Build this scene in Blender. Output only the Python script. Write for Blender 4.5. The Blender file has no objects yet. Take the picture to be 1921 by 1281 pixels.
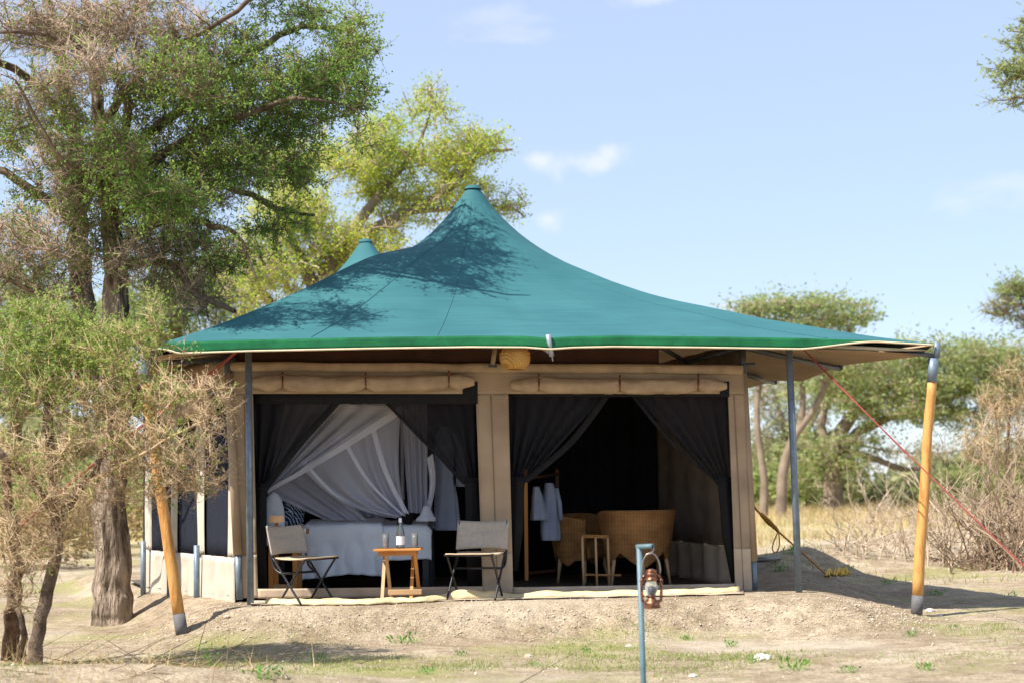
import bpy, bmesh, math, random
import numpy as np
from mathutils import Vector, Matrix, noise as mnoise

# ------------------------------------------------------------------ camera
scene = bpy.context.scene
COL = scene.collection
FPX = 3060.0                      # focal length in pixels of the 1921 px wide photograph
CAM_Z = 1.25
PITCH = math.atan((905 - 640.5) / FPX)
ROLL = -0.018
cam = bpy.data.cameras.new("camera")
cam.sensor_width = 36.0
cam.lens = FPX / 1921 * 36.0
cam.clip_end = 6000
cam.dof.use_dof = True
cam.dof.focus_distance = 14.3
cam.dof.aperture_fstop = 2.0
camo = bpy.data.objects.new("camera", cam)
COL.objects.link(camo)
CM = Matrix.Translation((0, 0, CAM_Z)) @ Matrix.Rotation(math.pi / 2 + PITCH, 4, 'X') @ Matrix.Rotation(ROLL, 4, 'Z')
camo.matrix_world = CM
scene.camera = camo

# ------------------------------------------------------------------ sky and sun
SUN_EL, SUN_AZ = 54.0, 33.0       # azimuth: light travels towards +x, turned this much towards +y
a_, e_ = math.radians(SUN_AZ), math.radians(SUN_EL)
sun_to = Vector((-math.cos(a_) * math.cos(e_), -math.sin(a_) * math.cos(e_), math.sin(e_)))
world = bpy.data.worlds.new("World")
scene.world = world
world.use_nodes = True
wt = world.node_tree
bg = wt.nodes['Background']
sky = wt.nodes.new('ShaderNodeTexSky')
sky.sky_type = 'NISHITA'
sky.sun_disc = False
sky.sun_elevation = e_
sky.sun_rotation = math.atan2(sun_to.x, sun_to.y)
sky.altitude = 1200
sky.air_density = 1.0
sky.dust_density = 0.5
sky.ozone_density = 1.0
bg.inputs[1].default_value = 0.12
# thin scattered clouds, laid out on the dome
tc = wt.nodes.new('ShaderNodeTexCoord')
mp = wt.nodes.new('ShaderNodeMapping')
mp.inputs['Scale'].default_value = (1.0, 1.0, 2.6)
mp.inputs['Location'].default_value = (0.35, 0.0, 0.12)
wt.links.new(tc.outputs['Generated'], mp.inputs[0])
n1 = wt.nodes.new('ShaderNodeTexNoise')
n1.inputs['Scale'].default_value = 5.5
n1.inputs['Detail'].default_value = 7
n1.inputs['Roughness'].default_value = .55
wt.links.new(mp.outputs[0], n1.inputs[0])
rp = wt.nodes.new('ShaderNodeValToRGB')
rp.color_ramp.elements[0].position = .66
rp.color_ramp.elements[0].color = (0, 0, 0, 1)
rp.color_ramp.elements[1].position = .86
rp.color_ramp.elements[1].color = (.55, .55, .55, 1)
wt.links.new(n1.outputs[0], rp.inputs[0])
puffs = [((1085, 305), .030, .0095), ((1145, 288), .012, .009), ((1035, 412), .012, .008), ((1215, -4), .026, .006), ((1010, 300), .016, .008)]
prev = rp.outputs[0]
nz = wt.nodes.new('ShaderNodeTexNoise')
nz.inputs['Scale'].default_value = 55
nz.inputs['Detail'].default_value = 5
wt.links.new(tc.outputs['Generated'], nz.inputs[0])
def pix_dir(x, y):
    return (CM.to_3x3() @ Vector(((x - 960.5) / FPX, -(y - 640.5) / FPX, -1))).normalized()
for (px, py), sx, sz in puffs:
    d = pix_dir(px, py)
    sub = wt.nodes.new('ShaderNodeVectorMath'); sub.operation = 'SUBTRACT'
    sub.inputs[1].default_value = d
    wt.links.new(tc.outputs['Generated'], sub.inputs[0])
    mul = wt.nodes.new('ShaderNodeVectorMath'); mul.operation = 'MULTIPLY'
    mul.inputs[1].default_value = (1 / sx, 1 / sx, 1 / sz)
    wt.links.new(sub.outputs[0], mul.inputs[0])
    ln = wt.nodes.new('ShaderNodeVectorMath'); ln.operation = 'LENGTH'
    wt.links.new(mul.outputs[0], ln.inputs[0])
    ad = wt.nodes.new('ShaderNodeMath'); ad.operation = 'MULTIPLY_ADD'
    wt.links.new(nz.outputs[0], ad.inputs[0]); ad.inputs[1].default_value = 2.4
    wt.links.new(ln.outputs['Value'], ad.inputs[2])
    mr = wt.nodes.new('ShaderNodeMapRange'); mr.interpolation_type = 'SMOOTHSTEP'
    mr.inputs['From Min'].default_value = 2.3; mr.inputs['From Max'].default_value = 1.1
    mr.inputs['To Min'].default_value = 0; mr.inputs['To Max'].default_value = .42
    wt.links.new(ad.outputs[0], mr.inputs[0])
    mx_ = wt.nodes.new('ShaderNodeMath'); mx_.operation = 'MAXIMUM'
    wt.links.new(prev, mx_.inputs[0]); wt.links.new(mr.outputs[0], mx_.inputs[1])
    prev = mx_.outputs[0]
veil = wt.nodes.new('ShaderNodeMix'); veil.data_type = 'RGBA'
veil.inputs[0].default_value = .66
wt.links.new(sky.outputs[0], veil.inputs[6])
veil.inputs[7].default_value = (2.92, 3.5, 4.62, 1)          # thin high haze over the whole dome
cm = wt.nodes.new('ShaderNodeMix'); cm.data_type = 'RGBA'
wt.links.new(prev, cm.inputs[0])
wt.links.new(veil.outputs[2], cm.inputs[6])
cm.inputs[7].default_value = (5.6, 5.3, 5.5, 1)
wt.links.new(cm.outputs[2], bg.inputs[0])

sl = bpy.data.lights.new("sun", 'SUN')
sl.energy = 5.0
sl.angle = math.radians(0.55)
sl.color = (1.0, .945, .85)
slo = bpy.data.objects.new("sun", sl)
COL.objects.link(slo)
slo.rotation_euler = (-sun_to).to_track_quat('-Z', 'Y').to_euler()
slo.location = sun_to * 30

scene.render.engine = 'CYCLES'
scene.cycles.use_denoising = True
scene.cycles.max_bounces = 8
scene.cycles.transparent_max_bounces = 24
scene.cycles.caustics_reflective = False
scene.cycles.caustics_refractive = False
vs = scene.view_settings
vs.view_transform = 'Standard'
vs.look = 'None'
vs.exposure = 0.88
vs.gamma = 1.0
vs.use_curve_mapping = False

RNG = np.random.default_rng(7)
random.seed(7)

# ------------------------------------------------------------------ coordinates read from the photograph
M3 = CM.to_3x3()
def ray(x, y):
    return M3 @ Vector(((x - 960.5) / FPX, -(y - 640.5) / FPX, -1))
def P(x, y, D):                                   # point seen at (x, y), D metres away
    d = ray(x, y)
    return Vector((0, 0, CAM_Z)) + d * (D / d.y)
def PZ(x, y, z):                                  # point seen at (x, y) lying at height z
    d = ray(x, y)
    return Vector((0, 0, CAM_Z)) + d * ((z - CAM_Z) / d.z)
FLOOR = 0.24
WA = PZ(446, 1121, FLOOR); WA = P(446, 1121, 14.65)
WB = P(1412, 1108, 14.95)
WDIR = Vector((WB.x - WA.x, WB.y - WA.y, 0)).normalized()
WN = Vector((WDIR.y, -WDIR.x, 0))                 # towards the camera
def W(x, y, off=0.0):                             # on the front wall plane, off metres in front of it
    d = ray(x, y); o = Vector((0, 0, CAM_Z)); p0 = WA + WN * off
    return o + d * ((p0 - o).dot(WN) / d.dot(WN))

# ------------------------------------------------------------------ materials
def srgb(r, g, b):
    f = lambda c: (c / 255 / 12.92) if c <= 10.3 else ((c / 255 + .055) / 1.055) ** 2.4
    return (f(r), f(g), f(b))
MATS = {}
def mat(name, col, rough=.8, var=.2, scale=12., bump=0., bscale=80., col2=None, spec=.3, metal=0., alpha=1., transl=0., sheen=0., stretch=(1, 1, 1), detail=4, ramp=(.3, .7), island=0., emit=None, bdist=.01):
    m = bpy.data.materials.new(name); m.use_nodes = True
    nt = m.node_tree; N = nt.nodes; L = nt.links
    b = N['Principled BSDF']; out = N['Material Output']
    b.inputs['Roughness'].default_value = rough
    b.inputs['Metallic'].default_value = metal
    b.inputs['Specular IOR Level'].default_value = spec
    t = N.new('ShaderNodeTexCoord'); mpn = N.new('ShaderNodeMapping'); mpn.inputs['Scale'].default_value = stretch
    L.new(t.outputs['Object'], mpn.inputs[0])
    nse = N.new('ShaderNodeTexNoise'); nse.inputs['Scale'].default_value = scale; nse.inputs['Detail'].default_value = detail
    L.new(mpn.outputs[0], nse.inputs[0])
    cr = N.new('ShaderNodeValToRGB')
    c2 = col2 or tuple(min(1, c * (1 + var)) for c in col)
    c1 = col if col2 else tuple(c * (1 - var) for c in col)
    cr.color_ramp.elements[0].position = ramp[0]; cr.color_ramp.elements[1].position = ramp[1]
    cr.color_ramp.elements[0].color = (*c1, 1); cr.color_ramp.elements[1].color = (*c2, 1)
    L.new(nse.outputs[0], cr.inputs[0])
    colout = cr.outputs[0]
    if island > 0:
        g = N.new('ShaderNodeNewGeometry')
        hs = N.new('ShaderNodeHueSaturation')
        mr = N.new('ShaderNodeMapRange'); mr.inputs['To Min'].default_value = 1 - island; mr.inputs['To Max'].default_value = 1 + island
        L.new(g.outputs['Random Per Island'], mr.inputs[0]); L.new(mr.outputs[0], hs.inputs['Value'])
        L.new(colout, hs.inputs['Color']); colout = hs.outputs[0]
    L.new(colout, b.inputs['Base Color'])
    if emit:
        b.inputs['Emission Color'].default_value = (*emit[0], 1); b.inputs['Emission Strength'].default_value = emit[1]
    if bump > 0:
        n2 = N.new('ShaderNodeTexNoise'); n2.inputs['Scale'].default_value = bscale; n2.inputs['Detail'].default_value = 5
        L.new(mpn.outputs[0], n2.inputs[0])
        bp = N.new('ShaderNodeBump'); bp.inputs['Strength'].default_value = bump; bp.inputs['Distance'].default_value = bdist
        L.new(n2.outputs[0], bp.inputs['Height']); L.new(bp.outputs[0], b.inputs['Normal'])
    sh = b.outputs[0]
    if transl > 0:
        tr = N.new('ShaderNodeBsdfTranslucent'); L.new(colout, tr.inputs[0])
        ms = N.new('ShaderNodeMixShader'); ms.inputs[0].default_value = transl
        L.new(sh, ms.inputs[1]); L.new(tr.outputs[0], ms.inputs[2]); sh = ms.outputs[0]
    if alpha < 1:
        tp = N.new('ShaderNodeBsdfTransparent')
        ms = N.new('ShaderNodeMixShader'); ms.inputs[0].default_value = alpha
        L.new(tp.outputs[0], ms.inputs[1]); L.new(sh, ms.inputs[2]); sh = ms.outputs[0]
    L.new(sh, out.inputs[0])
    MATS[name] = m
    return m

def leafmat(name, c1, c2, c3, transl=.35, spread=1.2):
    m = bpy.data.materials.new(name); m.use_nodes = True
    nt = m.node_tree; N = nt.nodes; L = nt.links
    b = N['Principled BSDF']; out = N['Material Output']
    b.inputs['Roughness'].default_value = .55; b.inputs['Specular IOR Level'].default_value = .25
    g = N.new('ShaderNodeNewGeometry')
    t = N.new('ShaderNodeTexCoord'); n = N.new('ShaderNodeTexNoise'); n.inputs['Scale'].default_value = spread; n.inputs['Detail'].default_value = 3
    L.new(t.outputs['Object'], n.inputs[0])
    ma = N.new('ShaderNodeMath'); ma.operation = 'MULTIPLY_ADD'; ma.inputs[1].default_value = .55
    L.new(g.outputs['Random Per Island'], ma.inputs[0])
    mb = N.new('ShaderNodeMath'); mb.operation = 'MULTIPLY_ADD'; mb.inputs[1].default_value = 1.5; mb.inputs[2].default_value = -.52
    L.new(n.outputs[0], mb.inputs[0]); L.new(mb.outputs[0], ma.inputs[2])
    cr = N.new('ShaderNodeValToRGB')
    e = cr.color_ramp.elements
    e[0].position = .1; e[0].color = (*c1, 1); e[1].position = .9; e[1].color = (*c3, 1)
    k = e.new(.5); k.color = (*c2, 1)
    L.new(ma.outputs[0], cr.inputs[0]); L.new(cr.outputs[0], b.inputs['Base Color'])
    tr = N.new('ShaderNodeBsdfTranslucent'); L.new(cr.outputs[0], tr.inputs[0])
    ms = N.new('ShaderNodeMixShader'); ms.inputs[0].default_value = transl
    L.new(b.outputs[0], ms.inputs[1]); L.new(tr.outputs[0], ms.inputs[2]); L.new(ms.outputs[0], out.inputs[0])
    MATS[name] = m
    return m

# canopy shade net: fine woven rows
def netmat(name, col, col2):
    m = mat(name, col, rough=.75, var=.1, scale=1.3, col2=col2, spec=.25, detail=6, ramp=(.25, .8))
    nt = m.node_tree; N = nt.nodes; L = nt.links; b = N['Principled BSDF']
    t = N.new('ShaderNodeTexCoord'); mp2 = N.new('ShaderNodeMapping'); mp2.inputs['Scale'].default_value = (.9, .9, 38)
    L.new(t.outputs['Object'], mp2.inputs[0])
    n2 = N.new('ShaderNodeTexNoise'); n2.inputs['Scale'].default_value = 2.2; n2.inputs['Detail'].default_value = 4
    L.new(mp2.outputs[0], n2.inputs[0])
    src = b.inputs['Base Color'].links[0].from_socket
    mx = N.new('ShaderNodeMix'); mx.data_type = 'RGBA'; mx.blend_type = 'MULTIPLY'; mx.inputs[0].default_value = 1
    cr = N.new('ShaderNodeValToRGB'); cr.color_ramp.elements[0].color = (.86, .87, .88, 1); cr.color_ramp.elements[1].color = (1.08, 1.07, 1.06, 1)
    cr.color_ramp.elements[0].position = .32; cr.color_ramp.elements[1].position = .68
    L.new(n2.outputs[0], cr.inputs[0]); L.new(src, mx.inputs[6]); L.new(cr.outputs[0], mx.inputs[7]); L.new(mx.outputs[2], b.inputs['Base Color'])
    n3 = N.new('ShaderNodeTexNoise'); n3.inputs['Scale'].default_value = 150
    L.new(t.outputs['Object'], n3.inputs[0])
    bp = N.new('ShaderNodeBump'); bp.inputs['Strength'].default_value = .35; bp.inputs['Distance'].default_value = .01
    ad = N.new('ShaderNodeMath'); L.new(n2.outputs[0], ad.inputs[0]); L.new(n3.outputs[0], ad.inputs[1])
    L.new(ad.outputs[0], bp.inputs['Height']); L.new(bp.outputs[0], b.inputs['Normal'])
    return m
netmat('teal_net', (.022, .108, .126), (.038, .147, .162))
mat('green_valance', (.012, .115, .045), .8, .25, 6, .2, 60, spec=.15)
mat('piping', (.62, .52, .36), .7, .12, 8)
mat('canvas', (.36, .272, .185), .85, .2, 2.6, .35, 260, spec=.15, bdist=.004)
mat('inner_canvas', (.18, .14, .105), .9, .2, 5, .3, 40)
mat('canvas_roll', (.39, .292, .195), .85, .2, 7, .4, 120, spec=.15, bdist=.006)
mat('canvas_under', (.40, .275, .165), .85, .14, 2.0, .5, 5, spec=.15, bdist=.03)
mat('skirt', (.45, .36, .265), .8, .22, 4, .4, 30, spec=.2, bdist=.008)
mat('side_cloth', (.50, .44, .36), .85, .14, 5, .3, 40)
mat('ground_flap', (.60, .48, .28), .75, .18, 6, .5, 20, spec=.2, bdist=.02)
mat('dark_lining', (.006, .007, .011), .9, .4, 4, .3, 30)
mat('window_net', (.016, .020, .034), .9, .3, 30, alpha=.72)
mat('curtain_net', (.012, .012, .016), .85, .3, 14, alpha=.88)
mat('curtain_hem', (.009, .009, .011), .85, .3, 14)
mat('floor_cloth', (.10, .085, .065), .8, .3, 6, .3, 40)
mat('grey_steel', (.150, .195, .245), .45, .22, 14, .15, 60, spec=.5, metal=.2)
mat('dark_steel', (.045, .052, .062), .5, .2, 14, spec=.5, metal=.2)
mat('galvanised', (.34, .37, .42), .4, .15, 20, spec=.5, metal=.4)
mat('orange_pole', (.40, .17, .045), .55, .0, 5.0, .5, 24, col2=(.60, .31, .095), spec=.3, stretch=(5, 5, .9), ramp=(.30, .52))
mat('pole_shoe', (.13, .125, .13), .8, .2, 10, .3, 40)
mat('chair_canvas', (.40, .36, .31), .85, .1, 40, .3, 300, spec=.15, bdist=.003)
mat('seat_canvas', (.52, .40, .27), .85, .1, 40, .3, 300, spec=.15, bdist=.003)
mat('black_tube', (.012, .013, .017), .4, .2, 20, spec=.5)
mat('orange_wood', (.42, .165, .035), .5, .0, 5, .2, 30, col2=(.56, .255, .075), stretch=(1, 1, .25))
mat('pale_wood', (.50, .33, .18), .6, .0, 6, .2, 30, col2=(.40, .24, .12), stretch=(.3, 1, 1))
mat('dark_wood', (.05, .022, .012), .6, .3, 8)
mat('white_cotton', (.80, .86, .94), .9, .05, 5, .4, 14, spec=.1, bdist=.02)
mat('robe_cotton', (.30, .35, .48), .95, .06, 8, .5, 40, spec=.1, bdist=.01)
mat('net_white', (.76, .80, .95), .9, .04, 6, alpha=.52, transl=.12)
mat('net_hem', (.80, .84, .97), .9, .04, 6, alpha=.78, transl=.1)
mat('lamp_shade', (.70, .52, .34), .8, .06, 6, transl=.3, emit=((1.0, .62, .32), .10))
mat('black_cushion', (.008, .008, .010), .8, .3, 20)
mat('rope_red', (.30, .055, .050), .7, .2, 90, .6, 300)
mat('rope_orange', (.50, .215, .025), .7, .25, 90, .6, 300)
mat('rope_yellow', (.70, .42, .035), .7, .2, 60, .5, 200)
mat('copper', (.34, .145, .085), .36, .25, 60, .2, 90, metal=.8, spec=.5, col2=(.10, .045, .030), ramp=(.4, .62))
mat('wire', (.36, .33, .33), .35, .1, 30, metal=.8)
mat('lantern_pole', (.105, .175, .205), .5, .18, 9, .15, 60, spec=.45)
mat('white_glass', (.85, .85, .87), .3, .03, 5)
mat('bottle_label', (.78, .80, .82), .6, .05, 20)
mat('bark_big', (.10, .072, .052), .95, .0, 14, 1.0, 34, col2=(.40, .31, .235), stretch=(1, 1, .22), spec=.1, bdist=.07, ramp=(.36, .62))
mat('bark_bush', (.075, .048, .033), .95, .0, 18, 1.0, 40, col2=(.21, .145, .10), stretch=(1, 1, .35), spec=.1, bdist=.03)
mat('twig_grey', (.30, .205, .145), .9, .0, 1.4, col2=(.50, .385, .295), spec=.1, island=.25)
mat('twig_tan', (.36, .245, .135), .9, .0, 2.0, col2=(.60, .46, .29), spec=.1, island=.3)
mat('twig_brown', (.12, .080, .052), .9, .0, 2.0, col2=(.26, .185, .125), spec=.1, island=.25)
mat('twig_dry', (.24, .165, .11), .9, .0, 2.0, col2=(.46, .35, .25), spec=.1, island=.3)
mat('twig_pale', (.42, .32, .23), .9, .0, 2.0, col2=(.60, .49, .38), spec=.1, island=.3)
mat('bark_pale', (.28, .23, .18), .9, .0, 2.0, .6, 30, col2=(.42, .36, .30), spec=.1)
mat('bark_far', (.16, .12, .09), .95, .0, 2, .6, 12, col2=(.30, .235, .18), spec=.1)
mat('bark_limb', (.085, .060, .043), .95, .0, 12, .8, 30, col2=(.21, .155, .115), spec=.1, bdist=.02)
mat('stone', (.48, .42, .36), .9, .0, 9, .6, 30, col2=(.66, .60, .54))
mat('pebble', (.37, .29, .215), .95, .0, 40, .5, 60, col2=(.54, .45, .35), island=.2)
mat('straw', (.50, .36, .17), .9, .0, .8, col2=(.62, .49, .27), transl=.3, island=.25)
leafmat('leaf_acacia', (.095, .195, .034), (.215, .350, .058), (.400, .490, .125), .5)
leafmat('leaf_bush', (.150, .260, .050), (.270, .390, .075), (.400, .470, .130), .5)
leafmat('leaf_yellow', (.250, .400, .065), (.480, .580, .085), (.720, .690, .110), .55, .5)
leafmat('leaf_far', (.230, .300, .110), (.360, .420, .150), (.480, .500, .210), .5, .25)  # distance haze put into the far leaf colours as paler greens
leafmat('leaf_far_dark', (.180, .210, .100), (.300, .320, .150), (.420, .420, .210), .5, .25)
leafmat('leaf_umbrella', (.190, .270, .110), (.310, .390, .145), (.440, .490, .190), .5, .25)
leafmat('leaf_ochre', (.20, .13, .05), (.30, .21, .08), (.40, .30, .13), .3, .8)
leafmat('leaf_wood', (.240, .260, .130), (.340, .350, .170), (.460, .430, .230), .5, .12)
leafmat('leaf_weed', (.090, .220, .040), (.160, .320, .060), (.290, .420, .100), .4, 3.)
leafmat('grass_sparse', (.190, .260, .060), (.290, .350, .095), (.440, .430, .170), .4, .8)

def glassmat():
    m = bpy.data.materials.new('clear_glass'); m.use_nodes = True
    b = m.node_tree.nodes['Principled BSDF']
    b.inputs['Base Color'].default_value = (.90, .94, .98, 1); b.inputs['Roughness'].default_value = .06
    b.inputs['Transmission Weight'].default_value = .86; b.inputs['IOR'].default_value = 1.3
    MATS['clear_glass'] = m
    m = bpy.data.materials.new('bottle_glass'); m.use_nodes = True
    b = m.node_tree.nodes['Principled BSDF']
    b.inputs['Base Color'].default_value = (.55, .60, .58, 1); b.inputs['Roughness'].default_value = .05
    b.inputs['Transmission Weight'].default_value = .9; b.inputs['IOR'].default_value = 1.3
    MATS['bottle_glass'] = m
glassmat()

def wickermat():
    m = mat('wicker', (.25, .118, .042), .6, .0, 7, col2=(.40, .205, .074), spec=.35)
    N = m.node_tree.nodes; L = m.node_tree.links; b = N['Principled BSDF']
    t = N.new('ShaderNodeTexCoord')
    w1 = N.new('ShaderNodeTexWave'); w1.bands_direction = 'Z'; w1.inputs['Scale'].default_value = 26; w1.inputs['Distortion'].default_value = 1.2; w1.inputs['Detail Scale'].default_value = 8
    w2 = N.new('ShaderNodeTexWave'); w2.bands_direction = 'X'; w2.inputs['Scale'].default_value = 11; w2.inputs['Distortion'].default_value = 2.0; w2.inputs['Detail Scale'].default_value = 6
    L.new(t.outputs['Object'], w1.inputs[0]); L.new(t.outputs['Object'], w2.inputs[0])
    mm = N.new('ShaderNodeMath'); mm.operation = 'MULTIPLY_ADD'; L.new(w2.outputs[1], mm.inputs[0]); mm.inputs[1].default_value = .35; L.new(w1.outputs[1], mm.inputs[2])
    src = b.inputs['Base Color'].links[0].from_socket
    mx = N.new('ShaderNodeMix'); mx.data_type = 'RGBA'; mx.blend_type = 'MULTIPLY'; mx.inputs[0].default_value = 1
    cr = N.new('ShaderNodeValToRGB'); cr.color_ramp.elements[0].color = (.45, .42, .38, 1); cr.color_ramp.elements[1].color = (1.25, 1.25, 1.2, 1)
    cr.color_ramp.elements[0].position = .05; cr.color_ramp.elements[1].position = .6
    L.new(mm.outputs[0], cr.inputs[0]); L.new(src, mx.inputs[6]); L.new(cr.outputs[0], mx.inputs[7]); L.new(mx.outputs[2], b.inputs['Base Color'])
    bp = N.new('ShaderNodeBump'); bp.inputs['Strength'].default_value = .7; bp.inputs['Distance'].default_value = .01
    L.new(mm.outputs[0], bp.inputs['Height']); L.new(bp.outputs[0], b.inputs['Normal'])
    # woven lamp shade: pale straw
    m = mat('straw_weave', (.68, .37, .09), .7, .0, 9, col2=(.85, .54, .19), spec=.25, transl=.35)
    N = m.node_tree.nodes; L = m.node_tree.links; b = N['Principled BSDF']
    t = N.new('ShaderNodeTexCoord')
    w1 = N.new('ShaderNodeTexWave'); w1.bands_direction = 'Z'; w1.inputs['Scale'].default_value = 24; w1.inputs['Distortion'].default_value = .6
    w2 = N.new('ShaderNodeTexWave'); w2.bands_direction = 'DIAGONAL'; w2.inputs['Scale'].default_value = 20; w2.inputs['Distortion'].default_value = 1
    L.new(t.outputs['Object'], w1.inputs[0]); L.new(t.outputs['Object'], w2.inputs[0])
    mm = N.new('ShaderNodeMath'); mm.operation = 'MULTIPLY'; L.new(w1.outputs[1], mm.inputs[0]); L.new(w2.outputs[1], mm.inputs[1])
    src = b.inputs['Base Color'].links[0].from_socket
    mx = N.new('ShaderNodeMix'); mx.data_type = 'RGBA'; mx.blend_type = 'MULTIPLY'; mx.inputs[0].default_value = 1
    cr = N.new('ShaderNodeValToRGB'); cr.color_ramp.elements[0].color = (.55, .5, .42, 1); cr.color_ramp.elements[1].color = (1.15, 1.15, 1.1, 1)
    cr.color_ramp.elements[0].position = .02; cr.color_ramp.elements[1].position = .35
    L.new(mm.outputs[0], cr.inputs[0]); L.new(src, mx.inputs[6]); L.new(cr.outputs[0], mx.inputs[7]); L.new(mx.outputs[2], b.inputs['Base Color'])
    bp = N.new('ShaderNodeBump'); bp.inputs['Strength'].default_value = .6; bp.inputs['Distance'].default_value = .006
    L.new(mm.outputs[0], bp.inputs['Height']); L.new(bp.outputs[0], b.inputs['Normal'])
    # navy cushion with white feather strokes
    m = mat('print_cushion', (.010, .020, .050), .9, .0, 9, col2=(.010, .020, .050))
    N = m.node_tree.nodes; L = m.node_tree.links; b = N['Principled BSDF']
    t = N.new('ShaderNodeTexCoord')
    w1 = N.new('ShaderNodeTexWave'); w1.bands_direction = 'DIAGONAL'; w1.inputs['Scale'].default_value = 13; w1.inputs['Distortion'].default_value = 5; w1.inputs['Detail'].default_value = 2; w1.inputs['Detail Scale'].default_value = 2.2
    L.new(t.outputs['Object'], w1.inputs[0])
    cr = N.new('ShaderNodeValToRGB'); cr.color_ramp.elements[0].color = (.010, .022, .055, 1); cr.color_ramp.elements[1].color = (.42, .48, .55, 1)
    cr.color_ramp.elements[0].position = .66; cr.color_ramp.elements[1].position = .8
    L.new(w1.outputs[1], cr.inputs[0]); L.new(cr.outputs[0], b.inputs['Base Color'])
wickermat()

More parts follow.
